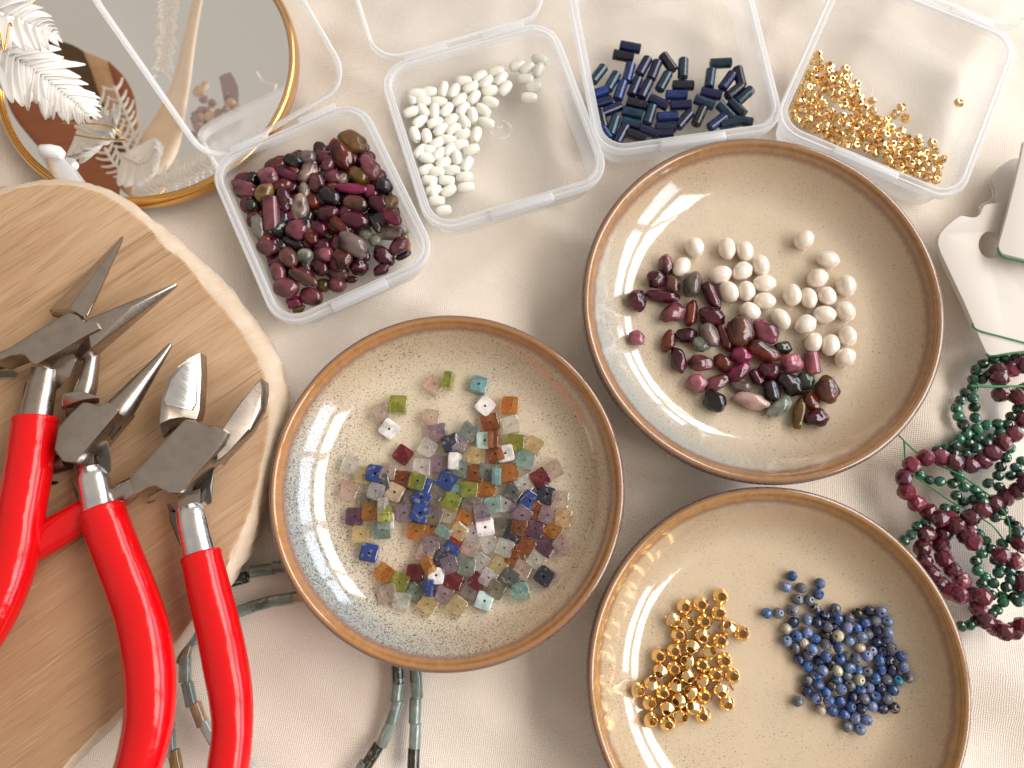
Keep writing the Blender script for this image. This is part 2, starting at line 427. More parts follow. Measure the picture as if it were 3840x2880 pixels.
plate('C', 1265, 2087, 1051, None, lambda R: mat_glaze('tan_glaze', R, 1.2, (.20, .125, .07), .08, (.60, .48, .34), (.35, .175, .055), 9), 'tan brown rimmed plate holding gold beads and blue beads', centre_y=1440)

def floor_at(pile, p, r):
    k = {'A': 'A', 'B': 'B', 'C': 'C', 'C2': 'C'}.get(pile)
    if not k: return 0
    c, R, f = PL[k]; t = ((Vector((p.x, p.y)) - c.xy).length + r * .5) / R
    return 0 if t < .66 else 10.8 * min(1, (t - .66) / .285) ** 1.85
# ------------------------------------------------------------------ boxes
def rr(wd, dp, r, z, n=7):
    out = []
    for cx, cy, a0 in ((wd / 2 - r, dp / 2 - r, 0), (-wd / 2 + r, dp / 2 - r, 90), (-wd / 2 + r, -dp / 2 + r, 180), (wd / 2 - r, -dp / 2 + r, 270)):
        for i in range(n + 1):
            a = radians(a0 + 90 * i / n); out.append((cx + r * cos(a), cy + r * sin(a), z))
    return out
def loft(rings, cap0=True, cap1=True):
    n = len(rings[0]); vs = [v for r in rings for v in r]; fs = []
    for i in range(len(rings) - 1):
        for k in range(n): fs.append([i * n + k, i * n + (k + 1) % n, (i + 1) * n + (k + 1) % n, (i + 1) * n + k])
    if cap0: fs.append(list(range(n))[::-1])
    if cap1: fs.append([(len(rings) - 1) * n + k for k in range(n)])
    m = mesh_from([(a * S, b * S, c * S) for a, b, c in vs], fs); return autosmooth(fix_normals(m), 40)
BX = {}
BH = 15.5
def text_mesh(body, size, ext):
    cu = bpy.data.curves.new('mark', 'FONT'); cu.body = body; cu.size = size * S; cu.extrude = ext * S; cu.align_x = 'CENTER'; cu.align_y = 'CENTER'
    ob = bpy.data.objects.new('mark', cu); COL.objects.link(ob)
    me = bpy.data.meshes.new_from_object(ob.evaluated_get(bpy.context.evaluated_depsgraph_get()))
    bpy.data.objects.remove(ob); bpy.data.curves.remove(cu); return me
def box(key, q, lid_ang, label, mark=False, ldx=0, twist=0):
    P = [px(x, y, BH - 1) for x, y in q]     # TL TR BR BL
    c = sum(P, Vector()) / 4
    ux = ((P[1] - P[0]) + (P[2] - P[3])) / 2; uy = ((P[0] - P[3]) + (P[1] - P[2])) / 2
    wd, dp = ux.length, uy.length; ang = (atan2(ux.y, ux.x) + atan2(-uy.x, uy.y)) / 2
    e = empty('plastic_box', (c.x, c.y, 0), label, 'box', 'small clear hinged plastic boxes'); e.rotation_euler = (0, 0, ang)
    r = 9.5
    rings = [rr(wd - 8, dp - 8, r - 3, .35), rr(wd - 6.4, dp - 6.4, r - 2, 1.1), rr(wd - 4.4, dp - 4.4, r - 1.5, BH - 4.2),
             rr(wd - 4.2, dp - 4.2, r - 1.5, BH - 3.4), rr(wd - .3, dp - .3, r, BH - 3.2), rr(wd, dp, r, BH - 1.2), rr(wd - .8, dp - .8, r - .4, BH - .4), rr(wd - 2.0, dp - 2.0, r - 1, BH - .5),
             rr(wd - 2.4, dp - 2.4, r - 1, BH - 1.5), rr(wd - 3.2, dp - 3.2, r - 1.4, BH - 1.4), rr(wd - 3.6, dp - 3.6, r - 1.6, BH), rr(wd - 5.0, dp - 5.0, r - 2.3, BH), rr(wd - 5.5, dp - 5.5, r - 2.4, BH - .8),
             rr(wd - 7.0, dp - 7.0, r - 3, 2.0), rr(wd - 9, dp - 9, r - 4, 1.25)]
    link('tray', loft(rings[:4] , True, False), M['plastic'], e)
    link('rim', loft(rings[3:13], False, False), M['plastic_rim'], e)
    link('tray_lining', loft(rings[12:], False, True), M['plastic'], e)
    # front latch
    lw = wd * .34
    def slab(x0, x1, y0, y1, z0, z1, bv=.3):
        vs = [(x, y, z) for z in (z0, z1) for x, y in ((x0, y0), (x1, y0), (x1, y1), (x0, y1))]
        m = hull([Vector(v) * S for v in vs], bv * S, 2); return m
    link('latch', slab(-lw / 2, lw / 2, -dp / 2 - .9, -dp / 2 + 1.6, BH - 2.4, BH + .8, .5), M['plastic_rim'], e)
    for s in (-1, 1):
        link('hinge', slab(s * wd * .22 - wd * .12, s * wd * .22 + wd * .12, dp / 2 - .4, dp / 2 + 1.6, BH - 1.8, BH - .6, .2), M['plastic_rim'], e)
    # lid, opened backwards
    lh = 4.0
    lr = [rr(wd - 1.6, dp - 1.6, r - 1, 0), rr(wd - .4, dp - .4, r, .5), rr(wd, dp, r, lh), rr(wd - .5, dp - .5, r, lh + .4), rr(wd - 1.9, dp - 1.9, r - 1, lh + .4), rr(wd - 2.4, dp - 2.4, r - 1.1, lh - .3), rr(wd - 3.2, dp - 3.2, r - 1.5, 1.4), rr(wd - 5, dp - 5, r - 2.4, .95)]
    lo = link('lid', loft(lr[:2], True, False), M['plastic'], e)
    link('lid_rim', loft(lr[1:7], False, False), M['plastic_lid'], lo)
    link('lid_panel', loft(lr[6:], False, True), M['plastic'], lo)
    piv = Vector((0, dp / 2 + .7, BH - 1.3)) * S
    lo.matrix_local = Matrix.Translation(piv) @ Matrix.Rotation(radians(lid_ang), 4, 'X') @ Matrix.Rotation(radians(twist), 4, 'Z') @ Matrix.Translation(Vector((ldx, dp / 2 + .8, -lh)) * S)
    if mark:
        for body, sz, ox, oy, kx in mark:
            me = text_mesh(body, sz, .12); mo = link('recycling_mark', me, M['plastic_mark'], e, False); mo.location = (ox * S, oy * S, 1.5 * S)
            mo.rotation_euler = (0, 0, kx)
        pts = []
        ox, oy = mark[0][2], mark[0][3]
        for k in range(3):
            a0 = radians(90 + 120 * k + 18); a1 = radians(90 + 120 * (k + 1) - 18)
            pth = [(ox + 3.4 * cos(a0 + (a1 - a0) * t / 5), oy - .6 + 3.4 * sin(a0 + (a1 - a0) * t / 5), 1.5, .28) for t in range(6)]
            mo = link('mark_arrow', tube([tuple(q * S for q in p) for p in pth], 6), M['plastic_mark'], e)
    BX[key] = (c, ang, wd, dp); return e
box('T', [(434, 359), (785, 204), (948, 572), (610, 709)], 36, 'clear plastic box full of dark purple tourmaline beads, lid over the mirror', twist=7)
box('W', [(824, 157), (1191, 26), (1323, 395), (918, 508)], 10, 'clear plastic box of white oval shell beads, between purple and blue beads', [('PP', 2.2, 4, 5.0, 0), ('05', 2.0, 4, 1.4, 0)])
box('L', [(1217, -41), (1606, -92), (1702, 283), (1294, 334)], 20, 'clear plastic box holding dark blue tube beads, above the large plate')
box('G', [(1823, -64), (2208, 79), (2075, 447), (1655, 272)], 12, 'clear plastic box of tiny gold faceted beads at the top right', [('PP', 2.2, -7, 3.4, 0)])

# ------------------------------------------------------------------ bead meshes (unit size, shared)
def bead_mesh(kind, seed=0):
    rnd = random.Random(seed)
    if kind == 'oval':                                # long axis x, half length 1, radius 1 (scaled later)
        pr = [(.13, .97)] + [(max(.16, sin(a)) ** .85, cos(a)) for a in [radians(t) for t in range(9, 172, 9)]] + [(.13, -.97), (.11, -.5), (.11, .5)]
        m = lathe(pr, 20, 'x'); nz = .05
    elif kind == 'barrel':
        pr = [(.16, .96), (.40, .98), (.62, .93), (.82, .72), (.95, .4), (1, 0), (.95, -.4), (.82, -.72), (.62, -.93), (.40, -.98), (.16, -.96), (.12, 0)]
        m = lathe(pr, 20, 'x'); nz = .02
    elif kind == 'tumbled':
        pr = [(.12, .96)] + [(max(.15, sin(a)) ** .8, cos(a)) for a in [radians(t) for t in range(9, 172, 9)]] + [(.12, -.96), (.1, 0)]
        m = lathe(pr, 20, 'x'); nz = .15
    elif kind == 'tube':
        pr = [(.28, .97), (.34, 1), (.88, 1), (1, .93), (1, -.93), (.88, -1), (.34, -1), (.28, -.97), (.26, 0)]
        m = lathe(pr, 12 if seed % 2 else 16, 'x'); nz = 0
        return autosmooth(m, 40)
    elif kind == 'facet':                             # faceted round
        pr = [(.20, .86), (.52, .84), (.88, .46), (1, .0), (.88, -.46), (.52, -.84), (.20, -.86), (.17, 0)]
        vs, fs = [], []; n = 10; mm = len(pr)
        for i, (r, z) in enumerate(pr):
            for k in range(n):
                a = 2 * pi * (k + .5 * (i % 2)) / n; vs.append((z, r * cos(a), r * sin(a)))
        for i in range(mm):
            j = (i + 1) % mm
            for k in range(n):
                a, b, c, d = i * n + k, i * n + (k + 1) % n, j * n + (k + 1) % n, j * n + k
                if i % 2: fs += [[a, b, d], [b, c, d]] if False else [[a, b, c], [a, c, d]]
                else: fs += [[a, b, d], [b, c, d]]
        return fix_normals(mesh_from(vs, fs))
    elif kind == 'nugget':                            # cushion shaped faceted ruby
        bm = bmesh.new(); bmesh.ops.create_icosphere(bm, subdivisions=2, radius=1)
        for v in bm.verts:
            p = v.co; q = 1 / (abs(p.x) ** 2.7 + abs(p.y) ** 2.7 + abs(p.z) ** 2.7) ** (1 / 2.7); v.co = p * q
            v.co += Vector((rnd.uniform(-.03, .03), rnd.uniform(-.03, .03), rnd.uniform(-.03, .03)))
        m = bpy.data.meshes.new('nugget'); bm.to_mesh(m); bm.free(); return m
    elif kind == 'bicone':
        pr = [(.44, .70), (.50, .76), (.56, .72), (.92, .16), (.99, .06), (.99, -.06), (.92, -.16), (.56, -.72), (.50, -.76), (.44, -.70)]
        m = lathe(pr, 32, 'z'); return autosmooth(m, 40)
    elif kind == 'goldfacet':
        pr = [(.34, .55), (.40, .66), (.58, .64), (1, .14), (1, -.14), (.58, -.64), (.40, -.66), (.34, -.55)]
        n = 9; vs, fs = [], []; mm = len(pr)
        for i, (r, z) in enumerate(pr):
            for k in range(n):
                a = 2 * pi * (k + .5 * (i % 2)) / n; rk = r * (1 + (rnd.uniform(-.05, .05) if .5 < r else 0)); vs.append((rk * cos(a), rk * sin(a), z))
        for i in range(mm):
            j = (i + 1) % mm
            for k in range(n):
                a, b, c, d = i * n + k, i * n + (k + 1) % n, j * n + (k + 1) % n, j * n + k
                fs += ([[a, b, c], [a, c, d]] if i % 2 else [[a, b, d], [b, c, d]])
        return fix_normals(mesh_from(vs, fs))
    elif kind == 'square':
        def sq(a, r):
            if r < .3: return 1
            p = 9.0; return 1 / (abs(cos(a)) ** p + abs(sin(a)) ** p) ** (1 / p)
        pr = [(.13, .85), (.15, .98), (.55, 1.0), (.84, .98), (.93, .90), (.965, .70), (.965, -.70), (.93, -.90), (.84, -.98), (.55, -1.0), (.15, -.98), (.13, -.85)]
        m = lathe(pr, 40, 'z', sq); nz = .07
        for v in m.vertices:
            p = v.co; d = noise.noise_vector(Vector((p.x * .8 + seed * 7.1, p.y * .8, p.z * .5))) * nz
            v.co += Vector((d.x, d.y, d.z * 1.5))
        return autosmooth(m, 38)
    elif kind == 'pearl':
        bm = bmesh.new(); bmesh.ops.create_uvsphere(bm, u_segments=24, v_segments=16, radius=1)
        m = bpy.data.meshes.new('pearl'); bm.to_mesh(m); bm.free(); nz = .055
    for v in m.vertices:
        p = v.co; d = noise.noise(Vector((p.x * .8 + seed * 13.7, p.y * .8, p.z * .8))) * nz * 2
        d2 = noise.noise(Vector((p.x * 1.7 + seed * 5.1, p.y * 1.7, p.z * 1.7 + 4))) * nz
        v.co = p * (1 + d + d2) if p.yz.length > .2 else p * (1 + d)
    return m
MESH = {}
def get_mesh(kind, var, mat):
    k = (kind, var, mat)
    if k not in MESH:
        m = bead_mesh(kind, var); m.materials.append(M[mat])
        if kind not in ('facet', 'nugget', 'goldfacet'):
            for p in m.polygons: p.use_smooth = True
        m.name = kind + '_bead'; MESH[k] = m
    return MESH[k]
PILE = {}
def inside(pile, p, r):                      # keep a bead between the walls of its box
    if pile not in BX: return p
    c, ang, wd, dp = BX[pile]; q = Matrix.Rotation(-ang, 2) @ (Vector((p.x, p.y)) - c.xy); m = r * .95 + 2.9 + 1.7 * max(0, 1 - p.z / 13)
    q.x = max(-wd / 2 + m, min(wd / 2 - m, q.x)); q.y = max(-dp / 2 + m, min(dp / 2 - m, q.y))
    q = Matrix.Rotation(ang, 2) @ q + c.xy; return Vector((q.x, q.y, p.z))
def settle(pile, pt, r, rz, floor, zmax=99, tol=.80):
    """height at which a bead dropped at this photo position comes to rest on those already there"""
    z = floor + rz; L = PILE.setdefault(pile, [])
    for _ in range(2):
        p = pt(z); nz = floor + rz + floor_at(pile, p, r)
        for (q, rq) in L:
            d = (Vector((p.x, p.y)) - Vector((q.x, q.y))).length; s = (r + rq) * tol
            if d < s: nz = max(nz, q.z + sqrt(s * s - d * d) * .78)
        z = min(nz, zmax)
    p = inside(pile, pt(z), r); L.append((p, r)); return p
def place(name, kind, mat, p, scale, rot, col, var=0, parent=None):
    o = bpy.data.objects.new(name, get_mesh(kind, var, mat)); COL.objects.link(o)
    o.scale = [s * S for s in scale]; o.rotation_euler = rot; o.color = tuple(col) + (1,)
    if parent: o.parent = parent; o.location = Vector(p) * S - parent.location
    else: o.location = Vector(p) * S
    return o
BEADS = []                                   # (object, world mm, look, where, category, group)
def jit(c, a=.15):
    k = 1 + random.uniform(-a, a); return tuple(max(0, min(1, q * k * (1 + random.uniform(-a, a) * .4))) for q in c)

# colour words for the dark gemstones
CW = dict(p=('deep plum', (.10, .008, .026)), m=('mauve', (.25, .06, .085)), k=('rose pink', (.42, .12, .16)), b=('brown', (.20, .07, .05)), d=('nearly black', (.018, .010, .016)),
          o=('olive gold', (.17, .09, .01)), g=('dark green', (.035, .05, .03)), t=('tan', (.42, .30, .23)), r=('red brown', (.17, .025, .012)), l=('pale pink', (.62, .38, .34)),
          f=('raspberry', (.32, .02, .09)), y=('grey', (.24, .17, .15)), n=('golden brown', (.38, .19, .055)), s=('sage', (.42, .45, .36)), w=('grey and white', (.34, .33, .27)), h=('honey', (.45, .24, .03)), c=('cloudy white', (.62, .56, .47)))
TL = '''375,525,310,150,-18,o;600,575,155,150,0,k;290,700,180,140,30,b;255,790,100,60,10,o;450,830,120,100,50,g;480,1160,120,150,60,p;760,790,200,140,70,p;630,420,130,100,80,g;870,310,100,80,30,b;
1095,350,200,130,70,p;1290,175,140,90,-60,p;1430,570,200,150,40,o;1160,910,170,140,-10,p;1630,820,160,170,0,p;1580,1000,190,70,60,g;1590,1160,120,110,0,s;1950,1010,150,110,20,c;820,1170,200,70,25,d;
950,1400,120,80,70,g;1090,1400,180,160,60,p;1290,1330,160,150,40,r;1500,1290,120,80,70,p;1850,1300,150,60,-30,d;1650,1420,150,100,-30,p;640,1500,130,100,60,o;1110,1575,130,130,0,o;1370,1520,120,70,0,p;
1700,510,180,170,20,b;1665,665,150,140,0,d;1740,950,190,110,30,f;1500,1090,130,120,0,w;660,1175,100,90,0,p;1140,1110,150,90,50,g;1000,1130,150,130,50,r;850,430,150,150,0,d;710,670,120,120,0,r;
380,680,210,125,22,m;570,715,190,150,-50,n;355,865,250,110,8,m;370,1030,200,140,70,m;495,1050,210,140,80,w;635,920,300,150,85,m,tube;700,1050,150,160,-40,g;890,850,215,150,85,l;875,1050,180,170,0,m;
740,350,220,180,20,b;965,395,150,130,0,y;780,550,220,110,25,p;970,530,180,130,-55,t;1043,615,165,145,80,m;930,700,140,90,75,t;975,265,130,140,0,p;1110,225,140,110,20,f;1200,180,140,110,50,m;1390,110,150,90,15,p;
1280,370,260,160,55,r;1165,445,180,120,-60,m;1195,580,130,120,0,m;1415,255,260,200,35,n;1540,160,200,110,60,k;1590,300,180,110,-65,m;1665,365,110,90,60,g;1545,495,220,150,55,k;1295,590,120,90,-40,t;
1370,680,280,90,5,f;1560,710,140,130,30,f;1795,630,185,105,85,k;1170,750,210,150,35,d;1410,820,220,140,12,b;1040,860,220,115,85,m;1735,810,150,125,-60,n;1865,825,190,160,70,b;1400,970,260,160,10,p;
1250,1015,230,100,40,r;1725,1090,220,135,8,t,tube;1920,1155,190,85,75,h;1810,1210,190,140,-50,m;1660,1300,210,150,35,p;1375,1200,260,170,35,y;530,1250,190,140,15,m;790,1315,200,150,60,b;605,1375,135,130,0,f;
945,1300,140,130,0,s;1140,1285,130,130,0,k;1430,1405,170,150,-10,p;1240,1450,180,150,10,b;705,1460,190,130,70,m;920,1500,290,110,28,b;1230,1570,170,140,20,m;775,1595,210,180,10,m'''
TL2 = '1010,1140,240,180,20,m;760,1240,140,130,0,f;890,1260,120,80,-20,o'
def stones(txt, cr, pile, floor, uz, name, where, group, mats='tour', tol=.8, zmax=99, kinds=('oval', 'tumbled')):
    for i, row in enumerate(x for x in txt.replace('\n', '').split(';') if x):
        f = row.split(','); x, y, ln, wd, a = map(float, f[:5]); c = f[5]; kind = f[6] if len(f) > 6 else None
        w_, col = CW[c]
        kk = kind or (kinds[0] if random.random() < .5 else kinds[1]); u = unit(cr, x, y, uz) * (1.08 if pile == 'T' else 1.0); a_, b_ = ln * u / 2, wd * u / 2
        rz = b_ * random.uniform(.8, .98)
        p = settle(pile, lambda z: cr(x, y, z), (a_ + b_) / 2, rz, floor, zmax, tol)
        o = place(name, kk, mats, p, (a_, b_, rz), (random.uniform(0, 6) * 0, random.uniform(-.12, .12), -radians(a)), jit(tuple(q * (.62 if pile == 'T' else .75) for q in col), .12), i % 7)
        shape = {'tube': 'tube', 'oval': 'oval', 'tumbled': 'tumbled'}[kk] if ln / wd > 1.2 else 'round'
        BEADS.append((o, p, w_ + ' ' + shape + ' bead', where, 'bead', group))
# hidden underlayer seen in the gaps of the heap
c, ang, wd, dp = BX['T']
lower = [(x, y) for x in range(270, 1900, 128) for y in range(240, 1560, 128)]
lower = [(x, y, 0) for x, y in lower] + [(x + 64, y + 64, 3.4) for x, y in lower]
for i, (x, y, up) in enumerate(lower):
    if not (y > 330 + max(0, 760 - x) * .35 and y > 200 + 0 * x and x > 260 + (y - 500) * .42 and x < 1560 + (y - 330) * .32 and y < 1760 - .42 * (x - 300)): continue
    if x > 1450 and 1000 < y < 1350: continue
    xx, yy = x + random.uniform(-40, 40), y + random.uniform(-40, 40)
    r = random.uniform(2.1, 2.8); p = inside('T', T(xx, yy, 1.3 + r + up), r); PILE.setdefault('T', []).append((p, r))
    o = place('tourmaline_bead', 'oval', 'tour', p, (r * 1.25, r, r), (0, 0, random.uniform(0, 3)), jit(CW[random.choice('pppddr')][1]), i % 7)
    BEADS.append((o, p, 'dark plum buried bead', 'in the tourmaline heap', 'bead', 'tourmaline beads in the clear box'))
stones(TL, T, 'T', 1.3, 8, 'tourmaline_bead', 'in the tourmaline box', 'tourmaline beads in the clear box', zmax=13, tol=.62)
stones(TL2, T2, 'T', 1.3, 5, 'tourmaline_bead', 'in the tourmaline box', 'tourmaline beads in the clear box', zmax=13, tol=.62)

TS = '''450,390,180,120,80,m;365,525,150,150,0,p;515,570,170,120,70,b;205,700,200,155,80,p;415,675,280,120,10,p;850,665,250,130,65,p;520,815,210,160,-30,m;675,830,240,110,-80,r;845,850,220,150,15,p;
212,1030,140,125,50,k;475,1060,200,120,-70,r;625,1015,180,150,0,p;830,1010,220,170,70,y;965,1035,230,110,65,r;1090,960,270,220,80,b;1305,980,230,180,35,m;570,1230,220,135,80,p;755,1250,220,150,8,m;940,1250,170,150,40,r;
1300,1145,280,170,28,r;1470,1115,140,110,0,g;1535,1250,200,170,0,k;1720,1250,190,130,85,k,tube;725,1410,170,160,0,k;890,1420,230,130,-20,m;1100,1450,180,110,15,y;1240,1375,160,110,55,p;1665,1405,140,140,40,g;
1840,1470,240,190,65,b;870,1580,190,170,40,d;1200,1570,310,140,15,l;1710,1580,200,130,60,r;1432,1636,240,150,-35,s;1599,1689,260,115,-75,o;1759,1723,190,150,-15,p;685,580,250,170,-75,y;760,1085,150,135,0,s;
1105,1175,190,150,5,f;1080,1330,230,130,-35,f;1345,1320,190,170,10,p;1370,1490,190,150,80,d;1530,1430,230,170,30,d'''
stones(TS, PP, 'B', 3.4, 6, 'tumbled_stone_bead', 'on the large plate', 'tumbled tourmaline beads on the large plate', tol=.6, kinds=('tumbled', 'tumbled'))
PE = '''700,245,180,155,60;590,420,190,140,-55;985,262,200,145,85;1135,280,190,145,80;1270,400,190,150,80;925,485,195,160,-20;1115,452,185,155,-35;1000,630,200,160,55;1145,622,180,155,80;1305,560,200,145,0;
1308,708,195,145,5;1180,800,190,155,30;1445,865,200,150,60;1645,180,180,160,-40;1857,350,195,145,5;1765,515,185,165,-40;2010,575,195,165,75;1545,658,190,155,85;1692,688,190,140,80;1845,668,175,155,60;
2002,798,185,160,60;1825,828,195,155,5;1663,912,190,160,-35;2022,1015,185,155,75;1730,1072,185,150,-70;1878,1095,195,155,-75;2002,1195,185,165,-25'''
for i, row in enumerate(PE.replace('\n', '').split(';')):
    x, y, ln, wd_, a = map(float, row.split(',')); u = unit(PP, x, y, 6)
    p = settle('B', lambda z: PP(x, y, z), wd_ * u / 2, wd_ * u / 2, 3.4, 99, .55)
    o = place('pearl', 'pearl', 'pearl', p, (ln * u / 2, wd_ * u / 2, wd_ * u / 2), (0, 0, -radians(a)), (1, 1, 1), i % 8)
    BEADS.append((o, p, 'cream freshwater pearl', 'on the large plate', 'pearl', 'freshwater pearls on the large plate'))

WL = '''290,570,65;340,530,0;465,510,-5;615,485,-80;725,505,-65;825,390,0;990,345,-35;1155,280,-10;1210,375,-50;900,465,-30;1095,500,-15;1255,475,-50;1105,615,15;1630,170,20;1375,215,-20;1480,265,-30;
1465,380,5;1505,570,3;415,610,0;285,720,-20;405,710,50;650,700,-55;785,595,-40;935,570,-55;820,690,-50;920,755,80;1030,700,40;1060,830,20;370,820,-40;695,805,-30;830,820,60;295,960,70;445,975,80;
720,900,-30;815,950,-5;955,955,-75;665,1010,10;790,1055,-10;905,1110,-20;450,1115,10;680,1110,-50;755,1195,80;450,1200,10;615,1250,-30;860,1260,-60;440,1320,-20;705,1325,0;835,1390,-5;475,1430,8;
650,1430,0;515,1530,-10;670,1535,-30;850,1500,-10;545,1640,0;400,1570,80;614,1742,-15;570,615,5;530,830,-25;590,905,-40;550,1045,-35;575,1155,-45;545,1340,8;525,715,88;355,1135,-50;1060,410,-45;1600,290,-65;1550,460,-10'''
for i, row in enumerate(WL.replace('\n', '').split(';')):
    x, y, a = map(float, row.split(',')); u = unit(W, x, y); a_, b_ = 88 * u, 57 * u
    p = settle('W', lambda z: W(x, y, z), 1.7, b_, 1.3, 99, .66)
    o = place('shell_bead', 'barrel', 'shell', p, (a_, b_, b_), (0, random.uniform(-.1, .1), -radians(a)), jit((.86, .84, .75), .03), i % 5)
    BEADS.append((o, p, 'white oval shell bead', 'in the white bead box', 'bead', 'white shell beads in the clear box'))
LL = '''560,215,10;490,305,12;230,495,-55;375,570,-62;545,480,-75;700,415,-62;810,455,-68;955,375,58;1110,435,-85;910,570,-62;460,665,-72;610,625,-68;715,655,-65;1110,610,0;1500,380,-2;1390,540,-80;1570,565,-55;
1785,510,80;1400,695,15;1645,670,-40;1770,715,-42;1330,785,22;1040,710,0;855,785,28;1085,815,-2;630,800,15;585,895,15;765,915,-72;230,690,-20;265,790,-18;365,860,-25;225,965,80;385,1030,-72;575,1005,15;
945,935,-5;930,1045,-2;1120,965,-50;1280,930,-65;1555,880,50;1670,845,50;1465,990,-38;470,1115,-62;760,1090,20;625,1130,20;1600,1000,-10;1720,980,10;290,1090,60;900,1110,0'''
LC = [('navy', (.004, .009, .060)), ('bright blue', (.004, .026, .14)), ('teal blue', (.004, .035, .075)), ('blue black', (.004, .007, .020))]
for i, row in enumerate(LL.replace('\n', '').split(';')):
    x, y, a = map(float, row.split(',')); wn, col = LC[(i * 7 + i // 3) % 4]
    p = settle('L', lambda z: L_(x, y, z), 1.75, 1.52, 1.3, 7, .72)
    u = unit(L_, x, y, 3); o = place('lapis_tube_bead', 'tube', 'lapis', p, (109 * u, 54 * u, 54 * u), (0, random.uniform(-.06, .06), -radians(a)), jit(col), i % 4)
    BEADS.append((o, p, wn + ' tube bead', 'in the blue bead box', 'bead', 'blue tube beads in the clear box'))
GL = '''475,130;415,195;490,230;630,260;805,300;720,360;800,405;355,290;450,310;550,290;600,320;350,350;470,410;560,420;645,415;290,420;730,470;830,500;930,470;930,560;265,490;345,470;390,500;230,555;330,560;430,580;
540,530;640,550;740,560;845,590;980,640;320,650;400,660;510,630;560,690;695,630;790,690;885,730;960,670;1105,650;1110,765;200,620;190,700;330,760;450,740;480,800;590,840;640,770;700,850;770,830;850,860;
950,790;1015,830;1020,740;1155,860;1270,870;1360,805;1435,725;1480,845;2080,675;195,800;270,860;360,920;400,850;500,890;470,980;570,1010;590,920;660,980;720,915;800,930;910,960;950,880;990,1010;
1060,950;1110,960;1210,1015;1260,1040;1230,940;1320,960;1425,995;1380,1050;1510,1075;1625,1070;1610,1140;1780,1125;640,1080;740,1040;700,1110;800,1080;865,1040;960,1100;1055,1060;1120,1060;820,1140;920,1150;1140,1140;
1040,1190;1220,1130;1145,1235;1240,1200;1330,1140;1440,1150;1330,1230;1280,1290;1400,1220;1490,1190;1530,1180;1610,1240;1700,1230;1810,1220;1490,1290;1605,1340;1680,1310;1785,1300;1890,1310;1390,1330;1290,1340;
1420,1400;1520,1450;1540,1360;1310,1400;1655,1430;1720,1400;1610,1470;1720,1520;1850,1380;1830,1470;1820,1540;1760,1450'''
GP = [tuple(map(float, r.split(','))) for r in GL.replace('\n', '').split(';')]
low = []
for i, (x, y) in enumerate(GP):              # beads lying under the heap, on the floor of the box
    nb = [q for q in GP if q != (x, y) and (q[0] - x) ** 2 + (q[1] - y) ** 2 < 150 ** 2]
    if len(nb) >= 5 and i % 2 == 0:
        q = (x + random.uniform(-45, 45), y + random.uniform(-45, 45))
        if all((q[0] - a) ** 2 + (q[1] - b) ** 2 > 95 ** 2 for a, b in low): low.append(q)
for i, (x, y) in enumerate(low + GP):
    r = 57 * unit(GO, x, y, 4)
    p = settle('G', lambda z: GO(x, y, z), r, r * .72, 1.3, 7.5, .80)
    lone = len([q for q in GP if (q[0] - x) ** 2 + (q[1] - y) ** 2 < 160 ** 2]) < 4
    ti = random.uniform(0, .35) if lone else random.uniform(0, 1.0)
    o = place('gold_faceted_bead', 'goldfacet', 'gold', p, (r, r, r), (ti * cos(i * 2.4), ti * sin(i * 2.4), i * .7), (1, 1, 1), i % 4)
    if x > 2000: BEADS.append((o, p, 'lone tiny gold bead near the right wall', 'of the gold bead box', 'bead', 'gold faceted beads in the clear box'))
    else: BEADS.append((o, p, 'tiny gold faceted bead', 'in the gold bead box', 'bead', 'gold faceted beads in the clear box'))

